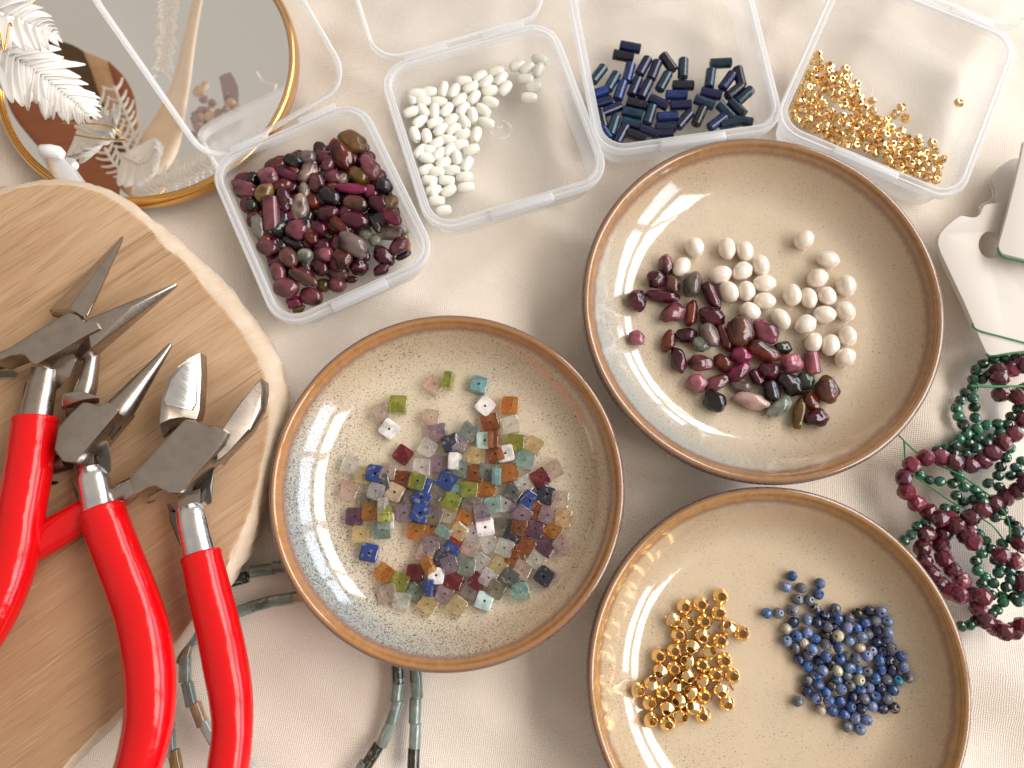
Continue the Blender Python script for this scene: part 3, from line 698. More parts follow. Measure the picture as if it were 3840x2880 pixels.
# square chips
QC = dict(C=('clear', (.94, .92, .88), 0), P=('pale pink', (.90, .74, .66), 0), G=('lime green', (.56, .58, .10), 0), T=('teal', (.14, .29, .30), 1), A=('amber', (.80, .36, .06), 0), R=('rust brown', (.50, .16, .04), 0),
          Y=('pale yellow', (.90, .74, .44), 0), V=('lilac', (.62, .48, .56), 0), B=('bright blue', (.008, .034, .18), 1), N=('navy', (.006, .010, .034), 1), Q=('aqua', (.52, .76, .76), 0), S=('smoky grey', (.42, .36, .29), 0),
          M=('garnet red', (.36, .03, .05), 0), K=('charcoal', (.06, .06, .06), 1), W=('milky white', (.80, .74, .72), 1), F=('grey green', (.48, .56, .50), 0), O=('orange', (.75, .13, .02), 0), H=('tan', (.42, .31, .20), 1), D=('dark purple', (.28, .13, .22), 0), L=('opaque aqua', (.50, .66, .64), 1))
QA = '''330,1190,0,S;700,1170,0,S;880,1160,35,S;1215,1220,30,S;885,1330,20,S;805,1060,20,B;440,1050,-20,K;480,1370,0,W;1415,665,0,R,s;1110,690,20,V;1510,790,-10,W;1350,945,10,F;1135,925,20,F;385,960,10,B;1510,1220,-10,C;790,1365,10,N;
900,195,40,P;1020,155,8,G,s;1280,195,15,T;440,430,60,P;585,365,3,G;505,575,35,W;870,480,10,P;930,605,-10,V;1335,380,40,W;1550,370,2,A;1380,520,-20,R;1550,540,-15,C;1195,600,30,F;1335,672,0,L;840,735,30,C;1035,695,-20,N;
625,797,35,M;1600,695,3,G;1755,720,30,Y;1265,805,10,Y;1425,795,-20,R;1680,840,15,Q;170,890,15,C;285,975,10,Y;495,945,5,P;625,1010,5,R;745,1030,15,G;785,905,5,C;935,880,3,V;1070,855,5,W,s;1245,960,3,R;1440,985,3,T,s;
1545,955,-8,A;1925,925,-30,P;1810,1000,-30,M;1670,1055,-35,C;1005,1020,30,B;1195,1100,5,G;1095,1130,10,Q;1350,1085,10,A;165,1110,20,P;395,1115,20,C;555,1120,25,H;785,1175,40,B;1045,1200,20,G;1580,1120,30,K;1715,1190,35,B;
1860,1140,20,N;1980,1185,8,P;1405,1230,-8,Q;1610,1260,-40,V;1650,1310,35,V;210,1330,0,D;345,1290,-5,A;460,1240,0,C,s;485,1310,-10,G,s;640,1295,-5,V;770,1300,20,B;1015,1315,15,P;1180,1320,25,A;1310,1300,-10,V;1790,1290,30,R;1870,1320,20,V;2005,1345,10,Y'''
QB = '''1580,600,20,N;1590,810,30,R;1080,650,0,O;970,820,30,N;265,610,3,Y;450,570,0,F;740,580,10,A;870,550,0,A;980,580,-60,Q,s;1105,580,35,Y;1235,600,-20,C;1480,545,5,S;1625,545,8,R;1765,565,15,D;1920,570,35,A;2005,690,35,P;335,765,12,B;
820,770,15,P;865,680,-10,V;1205,720,25,P;1370,685,-25,C;1335,545,-8,W;1500,725,20,C;1690,710,30,R;1855,720,30,D;1770,830,35,C;1455,870,30,Y;1300,850,35,C;1035,755,35,B;465,940,35,A;600,1020,20,G;730,940,3,M;1030,870,-20,V;850,870,-30,A,s;
910,965,5,W;1175,890,8,F;1270,1010,30,M;1065,1010,20,M;505,1120,-15,P;620,1180,10,C;735,1110,35,F;985,1120,20,V;855,1070,5,B,s;840,1210,35,Y;1095,1220,35,Y;1200,1100,20,S;1325,1185,20,L;1430,1080,30,S;1360,980,30,C;1545,985,30,K;
1640,1095,-10,Q;1655,915,25,P;1850,970,35,N'''
i = 0
for txt, cr in ((QA, Q1), (QB, Q2)):
    for row in txt.replace('\n', '').split(';'):
        f = row.split(','); x, y, a = map(float, f[:3]); wn, col, op = QC[f[3]]; side = len(f) > 4; i += 1
        sz = random.uniform(72, 78) * unit(cr, x, y, 6) / .965 ; th = random.uniform(1.25, 1.7)
        rz = sz if side else th
        p = settle('A', lambda z: cr(x, y, z), 1.9 if not side else 1.5, rz, 3.4, 10, .72)
        tx, ty = (random.uniform(-.12, .12), random.uniform(-.05, .16)) if not side else (0, pi / 2 - .15)
        if p.z > 3.4 + rz + .3 and not side: tx, ty = random.uniform(-.28, .28), random.uniform(-.28, .28)
        o = place('square_stone_bead', 'square', 'stone' if op else 'clear', p, (sz, sz, th), (tx, ty, -radians(a)), jit(col, .08), i % 7)
        BEADS.append((o, p, wn + (' square bead on edge' if side else ' square bead'), 'on the speckled plate', 'bead', 'square stone beads on the speckled plate'))

# gold bicones
def bicones(txt, cr):
    global i
    for row in txt.replace('\n', '').split(';'):
        x, y, hx, hy = map(float, row.split(',')); i += 1; dx, dy = hx - x - 14, hy - y - 14
        d = sqrt(dx * dx + dy * dy); ti = math.asin(min(.93, d / 92)) if d > 8 else .02
        r = 119 * unit(cr, x, y, 6); az = atan2(-dy, dx)
        p = settle('C', lambda z: cr(x, y, z), r * .9, r * (.74 + .24 * sin(ti)), 3.4, 8, .62)
        e = Matrix.Rotation(az, 4, 'Z') @ Matrix.Rotation(ti, 4, 'Y')
        o = place('gold_bicone_bead', 'bicone', 'gold_sat', p, (r, r, r), e.to_euler(), (1, 1, 1), 0)
        BEADS.append((o, p, 'shiny gold saucer bead ' + ('lying flat' if ti < .25 else 'tipped over'), 'on the tan plate', 'bead', 'gold saucer beads on the tan plate'))
bicones('''980,460,995,475;1222,425,1235,440;1512,305,1530,315;1485,550,1500,560;808,655,860,710;1025,705,1075,690;1272,672,1285,685;1625,755,1605,725;1825,850,1840,865;892,875,900,885;1238,895,1250,940;1508,955,1522,968;
832,1115,840,1125;1085,1045,1060,1105;1345,1120,1400,1110;602,1190,622,1205;1018,1265,962,1258;1568,1250,1578,1270;823,1375,838,1390;1240,1315,1245,1330;615,1415,590,1470;1440,1465,1455,1480;1690,1480,1705,1500;1022,1490,1070,1545''', BI1)
bicones('''490,640,512,585;840,670,870,615;1240,610,1185,572;295,745,340,765;660,775,675,800;1065,765,1015,740;1270,830,1285,848;1515,750,1525,810;885,895,838,925;1605,940,1620,975;465,930,500,945;715,1010,710,1080;1085,985,1055,975;
485,1185,515,1205;725,1240,745,1260;925,1140,985,1155;1248,1115,1255,1140''', BI2)
# sodalite
SO = dict(B=('bright blue', (.035, .10, .30)), D=('navy', (.012, .022, .09)), P=('periwinkle', (.15, .21, .40)), G=('grey blue', (.13, .14, .19)), C=('cream', (.50, .44, .33)), K=('blackish', (.03, .025, .02)), X=('blue and cream', (.10, .20, .38)), T=('teal', (.02, .16, .26)))
SA = '''485,195,B;415,330,P;600,340,G;830,285,P;810,415,B;560,485,G;700,490,G;180,650,B;322,650,G;497,615,G;780,600,D;510,760,D;675,728,P;790,760,D;890,675,D;1015,595,G;1180,710,G;1285,650,K;1425,620,D;1580,632,P;1510,740,G;
1380,770,B;1650,750,P;1020,830,D;1270,835,B;1530,855,D;1650,970,P;415,840,C;670,885,P;545,925,B;770,965,B;895,915,K;1410,900,G;1520,995,D;418,985,P;520,1080,G;1000,980,D;1585,1110,D;1705,1075,G;680,1155,G;570,1215,D;
815,1230,D;1165,1180,G;1680,1220,D;675,1300,B;960,1280,K;1285,1345,B;1405,1365,G;1565,1335,B;1715,1345,D;780,1410,B;1035,1455,B;1160,1410,G;1195,1530,G;965,1530,K;1640,1455,G;1780,1470,T;1910,1430,G;665,1600,D;1570,1560,D;
1040,710,B;920,815,G;1165,825,P;1655,880,P;1050,925,C;1185,985,X;1340,945,P;630,1020,C;730,1095,X;895,1030,G;1055,1075,B;1315,1065,C;1455,1110,P;1820,1175,B;900,1180,B;1070,1205,B;1265,1200,G;1400,1170,P;1560,1225,B;
1850,1305,P;860,1350,P;1195,1310,X;1040,1355,C;675,1475,G;810,1520,B;1310,1460,C;1500,1445,B;1085,1580,P;900,1620,B;1420,1550,P;1720,1590,B;1320,1590,B'''
SB = '''560,850,G;780,810,P;935,840,B;1075,845,B;1235,795,D;1365,810,G;1500,785,B;1645,820,G;1200,910,B;1330,930,D;1460,905,P;1595,940,D;1735,925,K;835,945,C;980,965,B;1120,1010,B;1250,1050,P;1405,1075,P;1160,1160,G;1320,1190,P'''
for txt, cr in ((SA, S1), (SB, S2)):
    for row in txt.replace('\n', '').split(';'):
        f = row.split(','); x, y = map(float, f[:2]); wn, col = SO[f[2]]; i += 1; r = 72 * unit(cr, x, y, 6)
        p = settle('C2', lambda z: cr(x, y, z), r, r * .9, 3.4, 9, .82)
        o = place('sodalite_bead', 'facet', 'sodalite', p, (r * .92, r, r), (random.uniform(0, 3), random.uniform(-1.3, 1.3), random.uniform(0, 6)), jit(col), i % 2)
        BEADS.append((o, p, wn + ' round faceted bead', 'on the tan plate', 'bead', 'blue faceted beads on the tan plate'))

# ------------------------------------------------------------------ labels for the loose beads
def dirword(v):
    if abs(v.x) > abs(v.y): return 'right of' if v.x > 0 else 'left of'
    return 'above' if v.y > 0 else 'below'
groups = {}
for b in BEADS: groups.setdefault(b[5], []).append(b)
for g, L in groups.items():
    xs = [b[1].x for b in L]; ys = [b[1].y for b in L]; x0, x1, y0, y1 = min(xs), max(xs), min(ys), max(ys)
    used = {}
    for b in L:
        o, p, look, where, cat, _ = b
        rx, ry = (p.x - x0) / (x1 - x0), (p.y - y0) / (y1 - y0)
        zx = ['far left', 'left', 'middle', 'right', 'far right'][min(4, int(rx * 5))]
        zy = ['bottom', 'lower', 'mid height', 'upper', 'top'][min(4, int(ry * 5))]
        nb = sorted((q for q in L if q[0] is not o), key=lambda q: (q[1] - p).length)
        reg = zy + ' ' + zx
        look1 = lambda q: q[2].split(' bead')[0].replace('tiny ', '')
        cands = ['%s %s, %s' % (look, where, reg)]
        nd = [q for q in nb[:6] if look1(q) != look1(b)]
        if nd: cands.append('%s %s, %s, %s %s one' % (look, where, reg, dirword(p - nd[0][1]), look1(nd[0])))
        if len(nd) > 1: cands.append('%s %s, %s, %s %s one' % (look, where, reg, dirword(p - nd[1][1]), look1(nd[1])))
        if len(nd) > 2: cands.append('%s %s, %s, %s %s one' % (look, where, reg, dirword(p - nd[2][1]), look1(nd[2])))
        lab = next((c for c in cands if c not in used and len(c.split()) <= 16), None)
        if lab is None:
            row = sum(1 for q in L if q[1].x < p.x and abs(q[1].y - p.y) < 2.5) + 1
            ords = ['first', 'second', 'third', 'fourth', 'fifth', 'sixth', 'seventh', 'eighth', 'ninth', 'tenth', 'eleventh', 'twelfth']
            if row > 12 or 'gold faceted' in look: lab = cands[0]
            else: lab = '%s %s, %s, %s from left in its row' % (look.replace(' faceted', '').replace('freshwater ', ''), where, zy, ords[min(11, row - 1)])
            if lab in used and row <= 12 and 'gold faceted' not in look: lab = '%s %s, %s %s, %s in its row' % (look.replace(' faceted', '').replace('freshwater ', ''), where, zy, zx, ords[min(11, row - 1)])
        used[lab] = 1; tag(o, ' '.join(lab.split()[:16]), cat, g)

# ------------------------------------------------------------------ bead strands on the right
def strand(name, lists, kind, mat, r_px, colfn, label, cat, order_r=1, asp=1.0):
    e = empty(name, (R2(1200, 800, 0).x, R2(1200, 800, 0).y, 0), label, cat, 'strings of faceted beads on the right')
    k = 0; ps = []
    for cr, txt in lists:
        for row in txt.replace('\n', '').split(';'):
            x, y = map(float, row.split(',')[:2]); k += 1; r = r_px * unit(cr, x, y, 4)
            p = settle('R', lambda z: cr(x, y, z), r, r * .95, -.6, 11, .80)
            ps.append(p)
            rot = (random.uniform(0, 6), random.uniform(-.4, .4), random.uniform(0, 6))
            c, lb = colfn()
            o = place('bead', kind, mat, p, (r * asp, r, r), rot, c, k % 4, e)
    # the cord that carries them, between neighbouring beads
    vs = []
    for a, b in zip(ps, ps[1:]):
        if (a - b).length < r * 3.1:
            link('cord', tube([tuple(v * 1.0) + (.00022,) for v in local(e, [a, b])], 6), M['red_thread' if mat == 'ruby' else 'green_thread'], e)
    return e
GR1 = '1725,290;1895,275;2075,260;2200,270;1560,360;1440,460;1655,530;1545,605;1400,605;1390,740;1280,820;1195,945;1130,1060;1165,1195;1235,1325;1300,1475;1180,1560;1395,900;1420,1055;1435,1220;1455,1395;1475,1550;1610,1335;1790,1310;1945,1330;2010,1200;2115,1075;2212,1010;1830,1450;1700,1545;1620,1620;1335,1630;1100,1640'
GR2 = '960,245;1120,230;830,290;1090,340;1300,355;1445,255;1990,260;1920,410;1840,555;1800,700;1640,820;1820,880;2180,465;2080,570;2000,695;2160,680;2212,800;555,680;690,770;870,790;1075,825;1260,880;1430,920;1520,1030;1560,1130;1400,1090;1130,1010;1250,1120;1130,640;1180,720;950,1220;1100,1250;640,1440;510,1510;400,1640;1870,1260;1750,1360;1980,1420;2080,1500;2150,1580;1390,1530'
GR3 = '300,200;1490,90;1590,200;1685,335;1540,410;1445,525;1470,680;1600,780;1540,890;1580,980;1690,1070;1755,510;1850,640;1800,720;1720,880;1870,1090;1880,1180;1860,250;2020,180;2100,60;2180,120;1985,700;2150,750;2000,830;2080,950;1930,940;2170,1060;2050,1110;2200,330;1785,1300;1700,1370;1430,1490;1350,1550;1215,1570;2120,1180'
def gcol():
    q = random.random(); return (jit((.015, .075, .045), .3) if q < .6 else (jit((.03, .17, .10), .2) if q < .85 else (.012, .02, .014))), None
strand('green_bead_strand', [(R1, GR1), (R2, GR2), (R3, GR3)], 'facet', 'malachite', 93, gcol, 'tangled strand of small dark green faceted beads at the right edge', 'bead strand', asp=.92)
RU1 = '2190,380;2020,440;1810,480;1815,600;1850,840;2110,880;2230,800;2210,1260;2050,1480;1870,1620'
RU2 = '1700,335;1555,465;1350,525;1105,480;890,410;640,410;415,520;295,730;335,950;500,1140;700,1280;870,1380;1050,1400;1300,1600;2250,830;2110,940;1920,1045;1735,1140;1540,1250;1360,1360;1130,1500;930,1620'
RU3 = '890,290;930,480;1065,660;1220,840;1370,1060;1480,1290;1600,1480;1760,1590;1900,1660;2050,1640;2190,1560;660,100;590,320;620,540;730,720;870,900;1040,1010;1180,1070;1550,1100;1290,130;1410,230;1850,430;2050,530;2160,240;2170,880'
def rcol():
    q = random.random(); return (jit((.11, .018, .034), .25) if q < .5 else (jit((.22, .03, .06), .2) if q < .82 else jit((.33, .09, .11), .1))), None
strand('ruby_bead_strand', [(R1, RU1), (R2, RU2), (R3, RU3)], 'nugget', 'ruby', 132, rcol, 'strand of dusky red faceted stone beads looping over the green beads', 'bead strand', asp=1.05)

# ------------------------------------------------------------------ agate tube necklace (lower left)
def tubes_strand():
    rows = [(G, '1530,440,-15,K;1700,378,-8,g;1845,352,-4,g;1960,350,0,g;1975,548,-4,t;1825,568,-8,g;1682,600,-15,e;1562,640,-18,g;1430,700,-30,g;1290,795,-40,g;1205,905,-76,o;1200,1020,86,m;1228,1180,72,m;1290,1312,64,t;1355,1425,55,w;1440,1520,45,g;1530,1600,40,w;1620,1650,38,w;1090,1370,80,g;1100,1500,82,m;1138,1620,74,n'),
            (H_, '365,1035,86,K;362,1150,95,g;345,1295,106,g;290,1440,114,m;200,1580,122,K;110,1690,125,g;480,1020,86,e;487,1130,86,g;478,1285,91,g;478,1450,91,m;468,1610,91,K')]
    e = empty('tube_bead_necklace', tuple(G(1500, 1000, 0)), 'necklace of mossy green tube beads lying partly under the board and plate', 'necklace')
    C_ = dict(K=(.01, .013, .011), g=(.24, .31, .27), e=(.09, .13, .10), t=(.38, .25, .12), o=(.26, .20, .10), m=(.34, .40, .36), w=(.66, .68, .66), n=(.30, .17, .04))
    k = 0
    for cr, txt in rows:
        ps = []
        for row in txt.split(';'):
            f = row.split(','); x, y, a = map(float, f[:3]); k += 1; p = cr(x, y, 1.0); ps.append(p); u = unit(cr, x, y, 1)
            place('tube_bead', 'tube', 'agate' if f[3] in 'gmw' else 'stone', p, (78 * u, 40 * u, 40 * u), (k, 0, -radians(a)), jit(C_[f[3]], .1), k % 4, e)
        for a, b in zip(ps, ps[1:]):
            if (a - b).length < 10: link('cord', tube([tuple(v) + (.0003,) for v in local(e, [a, b])], 6), M['dark_thread'], e)
tubes_strand()

# ------------------------------------------------------------------ wooden board
BT = 13.0
def build_board():
    outer = [A(0, 1245, 8), A(130, 1195, 8), A(330, 1172, 8), A(560, 1192, 8), A(700, 1238, 8), A(850, 1315, 8), A(1000, 1425, 8), A(1150, 1540, 8), D(1270, -10, 8), D(1450, 160, 8), D(1600, 340, 8), D(1745, 540, 8), D(1830, 720, 8),
             D(1862, 900, 8), D(1850, 1120, 8), D(1800, 1350, 8), D(1730, 1560, 8), G(1650, 170, 8), G(1560, 360, 8), G(1480, 485, 8), G(1350, 645, 8), G(1250, 775, 8), G(1110, 970, 8), G(820, 1300, 8), G(600, 1520, 8), G(440, 1690, 8),
             px(60, 1760, 8), px(-150, 1700, 8), px(-330, 1450, 8), px(-400, 1100, 8), px(-370, 800, 8), px(-220, 540, 8), px(-90, 450, 8)]
    inner = [A(0, 1262, BT), A(150, 1214, BT), A(350, 1195, BT), A(560, 1222, BT), A(700, 1275, BT), A(850, 1375, BT), A(980, 1490, BT), A(1090, 1620, BT), D(1180, 20, BT), D(1310, 180, BT), D(1420, 310, BT), D(1545, 460, BT), D(1650, 630, BT),
             D(1718, 780, BT), D(1738, 950, BT), D(1732, 1150, BT), D(1690, 1350, BT), D(1650, 1560, BT), G(1560, 130, BT), G(1500, 260, BT), G(1440, 410, BT), G(1250, 680, BT), G(1100, 885, BT), G(800, 1255, BT), G(640, 1405, BT), G(420, 1640, BT),
             px(60, 1740, BT), px(-140, 1680, BT), px(-320, 1440, BT), px(-390, 1100, BT), px(-360, 800, BT), px(-210, 550, BT), px(-85, 458, BT)]
    def sm(P): return [Vector(q) for q in catmull([tuple(p) for p in P], 6, True)]
    o_, i_ = sm(outer), sm(inner); c = sum(i_, Vector()) / len(i_)
    e = empty('wooden_board', (c.x, c.y, 0), 'pale round wooden board with rough light edge under the red pliers', 'board')
    n = len(o_)
    rings = []
    def jig(P, amp, z, sc=1.0, f=.25):
        return [(c.xy.to_3d() + (Vector((p.x, p.y, 0)) - c.xy.to_3d()) * (sc + amp * noise.noise(Vector((p.x * f, p.y * f, z))) / 60)) + Vector((0, 0, z + amp * .3 * noise.noise(Vector((p.x * .3, p.y * .3, 7))))) for p in P]
    rings = [jig(o_, .5, .6, .955), jig(o_, 1.0, 3, .985), jig(o_, 1.2, 8, 1.0), jig(o_, 1.0, 10, .995), [a.lerp(b, .55) + Vector((0, 0, .9)) for a, b in zip(jig(o_, .8, 10, .998), i_)], [Vector((p.x, p.y, BT - .15)) + (c.xy.to_3d() - Vector((p.x, p.y, 0))).normalized() * (.5 * noise.noise(p * .35)) for p in i_]]
    vs = [v for r in rings for v in local(e, r)]; fs = []
    for a in range(len(rings) - 1):
        for k in range(n): fs.append([a * n + k, a * n + (k + 1) % n, (a + 1) * n + (k + 1) % n, (a + 1) * n + k])
    fs.append(list(range(n))[::-1])
    link('bark_edge', fix_normals(mesh_from(vs, fs)), M['wane'], e)
    t1 = rings[-1]; vs = local(e, t1) + local(e, [p.lerp(Vector((c.x, c.y, BT)), .012) + Vector((0, 0, .18)) for p in t1])
    fs = [[k, (k + 1) % n, (k + 1) % n + n, k + n] for k in range(n)] + [[n + k for k in range(n)]]
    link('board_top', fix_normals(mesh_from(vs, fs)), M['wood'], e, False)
build_board()

# ------------------------------------------------------------------ pliers
def Lp(e, pts): return local(e, pts)
def poly(e, name, cr, txt, zt, zb, mat, bev=.35, zl=None):
    P = [tuple(map(float, q.split(','))) for q in txt.split(';')]
    top = [cr(p[0], p[1], p[2] if len(p) > 2 else zt) for p in P]
    bot = [Vector((p.x, p.y, zb)) for p in top]
    return link(name, prism(Lp(e, top), Lp(e, bot), bev * S), mat, e)
def hullp(e, name, cr, pts, mat, bev=.3):
    return link(name, hull(Lp(e, [cr(*p) for p in pts]), bev * S), mat, e)
def rod(e, name, pts, mat, n=20, flat=1, sub=6):
    P = [tuple(v) + (r * S,) for v, r in zip(Lp(e, [p for p, r in pts]), [r for p, r in pts])]
    return link(name, tube(catmull(P, sub) if sub > 1 else P, n, True, flat), mat, e)
def grip(e, pts, mat=None):
    P = [(tuple(v), r) for v, r in pts]
    o = rod(e, 'handle_grip', [(Vector(v), r) for v, r in P], M['red'], 28, .92, 8)
    # rolled lip at the mouth of the sleeve
    a, b = Vector(P[0][0]), Vector(P[1][0]); d = (b - a).normalized()
    lip = [(a - d * .25, P[0][1] * .86), (a - d * .1, P[0][1] * .98), (a + d * .3, P[0][1] * 1.03), (a + d * 1.0, P[0][1] * 1.035), (a + d * 1.8, P[0][1] * 1.005)]
    rod(e, 'grip_lip', lip, M['red'], 28, .92, 2)
    return o
st, sb, sd = M['steel'], M['steel_bright'], M['steel_dark']
GRP = 'red handled jewellery pliers'
# chain nose pliers
e = empty('pliers', tuple(D(300, 700, BT)), 'red handled flat nose pliers, leftmost, with long tapered jaws at top', 'pliers', GRP)
poly(e, 'pivot_block', D, '440,355;500,380;545,424;610,398;650,470;560,515;400,610;232,706;185,684;148,632;60,650;-60,700;-60,640;60,588;200,498', 28, 19, st, .8)
hullp(e, 'jaw', D, [(560, 415, 28), (640, 640, 20), (590, 600, 26), (500, 690, 19), (1145, 176, 24), (1155, 196, 23.5), (1120, 182, 24.6), (1152, 185, 22), (600, 395, 24), (850, 290, 26.5), (850, 330, 27), (830, 440, 22)], sb if 0 else st, .5)
hullp(e, 'jaw', D, [(797, -132, 22.5), (785, -128, 22), (808, -120, 21.5), (448, 335, 27), (556, 404, 27), (590, 365, 25), (315, 352, 18.5), (330, 378, 17), (560, 404, 18), (700, -10, 21)], st, .3)
hullp(e, 'jaw_root', D, [(315, 350, 19), (340, 395, 15), (450, 340, 24), (420, 400, 15), (560, 410, 24), (540, 440, 15)], sd, .3)
hullp(e, 'rear_tang', D, [(-80, 690, 20), (150, 632, 20), (185, 690, 19), (150, 700, 15), (-80, 760, 15), (-80, 700, 15)], sd, .3)
hullp(e, 'neck', D, [(350, 660, 21), (490, 640, 21), (500, 670, 21), (445, 760, 20), (455, 782, 20), (400, 850, 18), (300, 830, 18), (235, 730, 20), (330, 900, 15), (240, 740, 15)], st, .5)
rod(e, 'shank', [(D(292, 735, 19.5), 3.6), (D(270, 850, 19.5), 3.9), (D(248, 960, 19.5), 4.2), (D(225, 1090, 20), 4.4)], st, 24, .85)
grip(e, [(D(228, 1052, 20.5), 6.0), (D(205, 1250, 21), 6.15), (D(175, 1450, 21.5), 6.15), (G(138, 0, 22), 6.1), (G(90, 300, 22), 6.1), (G(-10, 580, 22), 6.1), (G(-150, 830, 22), 6.0), (G(-400, 1150, 21), 6)])
hullp(e, 'spring', D, [(-80, 742, 16), (90, 742, 16), (124, 760, 15.5), (105, 786, 15), (-80, 792, 15)], M['brass'] if 0 else sd, .2)
hullp(e, 'spring', D, [(162, 815, 18), (190, 815, 18), (176, 975, 18), (142, 985, 17), (142, 900, 17)], sd, .2)
# round nose pliers
e = empty('pliers', tuple(D(600, 1100, BT)), 'red handled round nose pliers with two conical jaws, middle of the three', 'pliers', GRP)
poly(e, 'pivot_block', D, '532,941;640,968;698,938;740,965;775,1000;630,1170;480,1342;400,1332;345,1255;372,1105;450,1020', 27, 17, st, .75)
hullp(e, 'hinge_slot', D, [(700, 1130, 23), (790, 1090, 23), (785, 1120, 22), (720, 1200, 21)], sd, .1)
rod(e, 'jaw', [(D(770, 1000, 23), 3.9), (D(800, 965, 23), 3.75), (D(900, 840, 23), 2.7), (D(1010, 700, 23), 1.6), (D(1095, 588, 23), .75), (D(1110, 570, 23), .4)], st, 24, 1, 3)
hullp(e, 'jaw_root', D, [(735, 952, 26.5), (862, 1018, 25), (700, 938, 26.5), (885, 1035, 20), (870, 1040, 17.5), (740, 950, 17)], st, .3)
rod(e, 'jaw', [(D(540, 905, 17.5), 3.0), (D(560, 850, 17.8), 2.9), (D(590, 700, 18), 2.2), (D(618, 560, 18), 1.4)], st, 24, 1, 3)
hullp(e, 'jaw_collar', D, [(400, 892, 23), (522, 870, 23), (650, 915, 23), (645, 955, 20), (532, 930, 23), (402, 980, 21), (402, 1000, 17), (640, 960, 16), (520, 870, 17)], st, .35)
hullp(e, 'jaw_root', D, [(425, 985, 19), (530, 940, 19), (430, 1060, 17), (560, 950, 14.5), (440, 1050, 14.5)], sd, .2)
hullp(e, 'neck', D, [(648, 1180, 21), (700, 1190, 21), (698, 1290, 20.5), (722, 1310, 20.5), (722, 1400, 20), (640, 1420, 20), (612, 1285, 21), (640, 1400, 15), (710, 1400, 15)], sd, .35)
hullp(e, 'neck', D, [(500, 1350, 20), (612, 1282, 22), (610, 1400, 22), (500, 1465, 20), (520, 1420, 15), (600, 1400, 15)], st, .35)
rod(e, 'shank', [(D(590, 1385, 19.5), 3.4), (D(605, 1440, 19.8), 4.1), (D(625, 1530, 20), 4.3), (D(650, 1660, 20.5), 4.5)], sb, 24, .9)
grip(e, [(G(660, -12, 21), 6.0), (G(715, 150, 21.5), 6.1), (G(775, 310, 22), 6.15), (G(880, 590, 23), 6.3), (G(935, 790, 24), 6.45), (G(967, 1000, 24.5), 6.5), (G(975, 1200, 24.5), 6.4), (G(958, 1400, 24), 6.2), (G(893, 1659, 23.5), 5.9), (G(800, 1900, 22), 5.7)])
rod(e, 'shank', [(D(440, 1330, 18), 2.6), (D(300, 1370, 17.5), 2.6), (D(120, 1420, 17.5), 2.8)], sd, 16, 1)
hullp(e, 'spring', D, [(330, 1458, 15), (375, 1458, 15), (382, 1474, 14.5), (330, 1488, 14.2)], sd, .1)
hullp(e, 'spring', D, [(468, 1462, 19), (490, 1462, 19), (512, 1560, 18), (500, 1585, 16), (470, 1500, 16)], sd, .15)
# cutters
e = empty('pliers', tuple(D(1150, 1300, BT)), 'red handled side cutters with bright polished blade, rightmost pliers', 'pliers', GRP)
poly(e, 'pivot_block', D, '1190,1056;1262,1066;1350,1102;1385,1086;1480,1142;1440,1220;1330,1350;1162,1540;1090,1536;1000,1490;960,1502;866,1556;848,1500;828,1440;1000,1260', 27.5, 18.5, st, .75)
poly(e, 'jaw', D, '1400,1092,26;1445,1108,26;1540,965,27;1640,850,27;1690,784,26.5;1704,870,25;1692,985,24;1620,1125,24;1480,1270,24;1400,1350,25', 26, 19, st, .45)
poly(e, 'jaw', D, '1300,622,22.2;1307,760,22;1292,1000,22;1272,1062,22;1180,1046,23.5;1100,1060,25;1030,1092,26;1042,950,26;1082,800,25.5;1150,718,25;1225,662,24', 25, 17.5, st, .3)
poly(e, 'cutting_bevel', D, '1282,648,23.2;1264,720,23.0;1272,850,22.9;1266,955,23.0;1240,998,23.4;1076,966,26.5;1064,930,26.6;1110,800,26;1192,706,24.9', 25, 21, sb, .12)
hullp(e, 'jaw_root', D, [(1040, 1100, 18), (1150, 1052, 19), (1060, 1180, 17), (1200, 1070, 15), (1040, 1110, 14.5), (1070, 1180, 14.5)], sd, .2)
hullp(e, 'hinge_slot', D, [(1450, 1242, 24.2), (1480, 1245, 24.0), (1385, 1362, 24.2), (1370, 1345, 24.6)], sd, .1)
hullp(e, 'neck', D, [(1300, 1400, 20), (1392, 1345, 21), (1362, 1495, 20.5), (1378, 1500, 20), (1372, 1600, 19), (1290, 1640, 19), (1170, 1550, 19), (1300, 1640, 15), (1180, 1560, 15)], sd, .35)
hullp(e, 'neck', D, [(1147, 1555, 20), (1300, 1500, 22), (1300, 1640, 21), (1150, 1670, 20), (1160, 1660, 15), (1290, 1640, 15)], st, .35)
rod(e, 'shank', [(D(1228, 1640, 19.5), 3.8), (G(1245, 40, 20), 4.2), (G(1270, 160, 20), 4.3), (G(1302, 300, 20.5), 4.4)], sb, 24, .9)
grip(e, [(G(1300, 272, 21), 5.35), (G(1350, 490, 21.5), 5.55), (G(1414, 750, 22), 5.7), (G(1465, 1000, 22.5), 5.75), (G(1497, 1200, 22.5), 5.5), (G(1506, 1400, 22), 5.2), (G(1478, 1659, 22), 5.3), (G(1420, 1900, 21), 5.3)])
rod(e, 'shank', [(D(900, 1470, 19), 2.6), (D(830, 1520, 18.5), 3.3), (D(740, 1580, 18), 3.4), (D(660, 1625, 18), 3.4)], st, 20, .8)
rod(e, 'handle_grip', [(D(690, 1600, 18.2), 4.4), (G(430, 90, 18), 4.7), (G(240, 205, 18), 4.8), (G(0, 330, 18), 5.0), (G(-250, 470, 18), 5)], M['red'], 24, .9)
hullp(e, 'spring', D, [(940, 1592, 16), (1005, 1578, 16.5), (1016, 1588, 16), (960, 1610, 15)], st, .1)
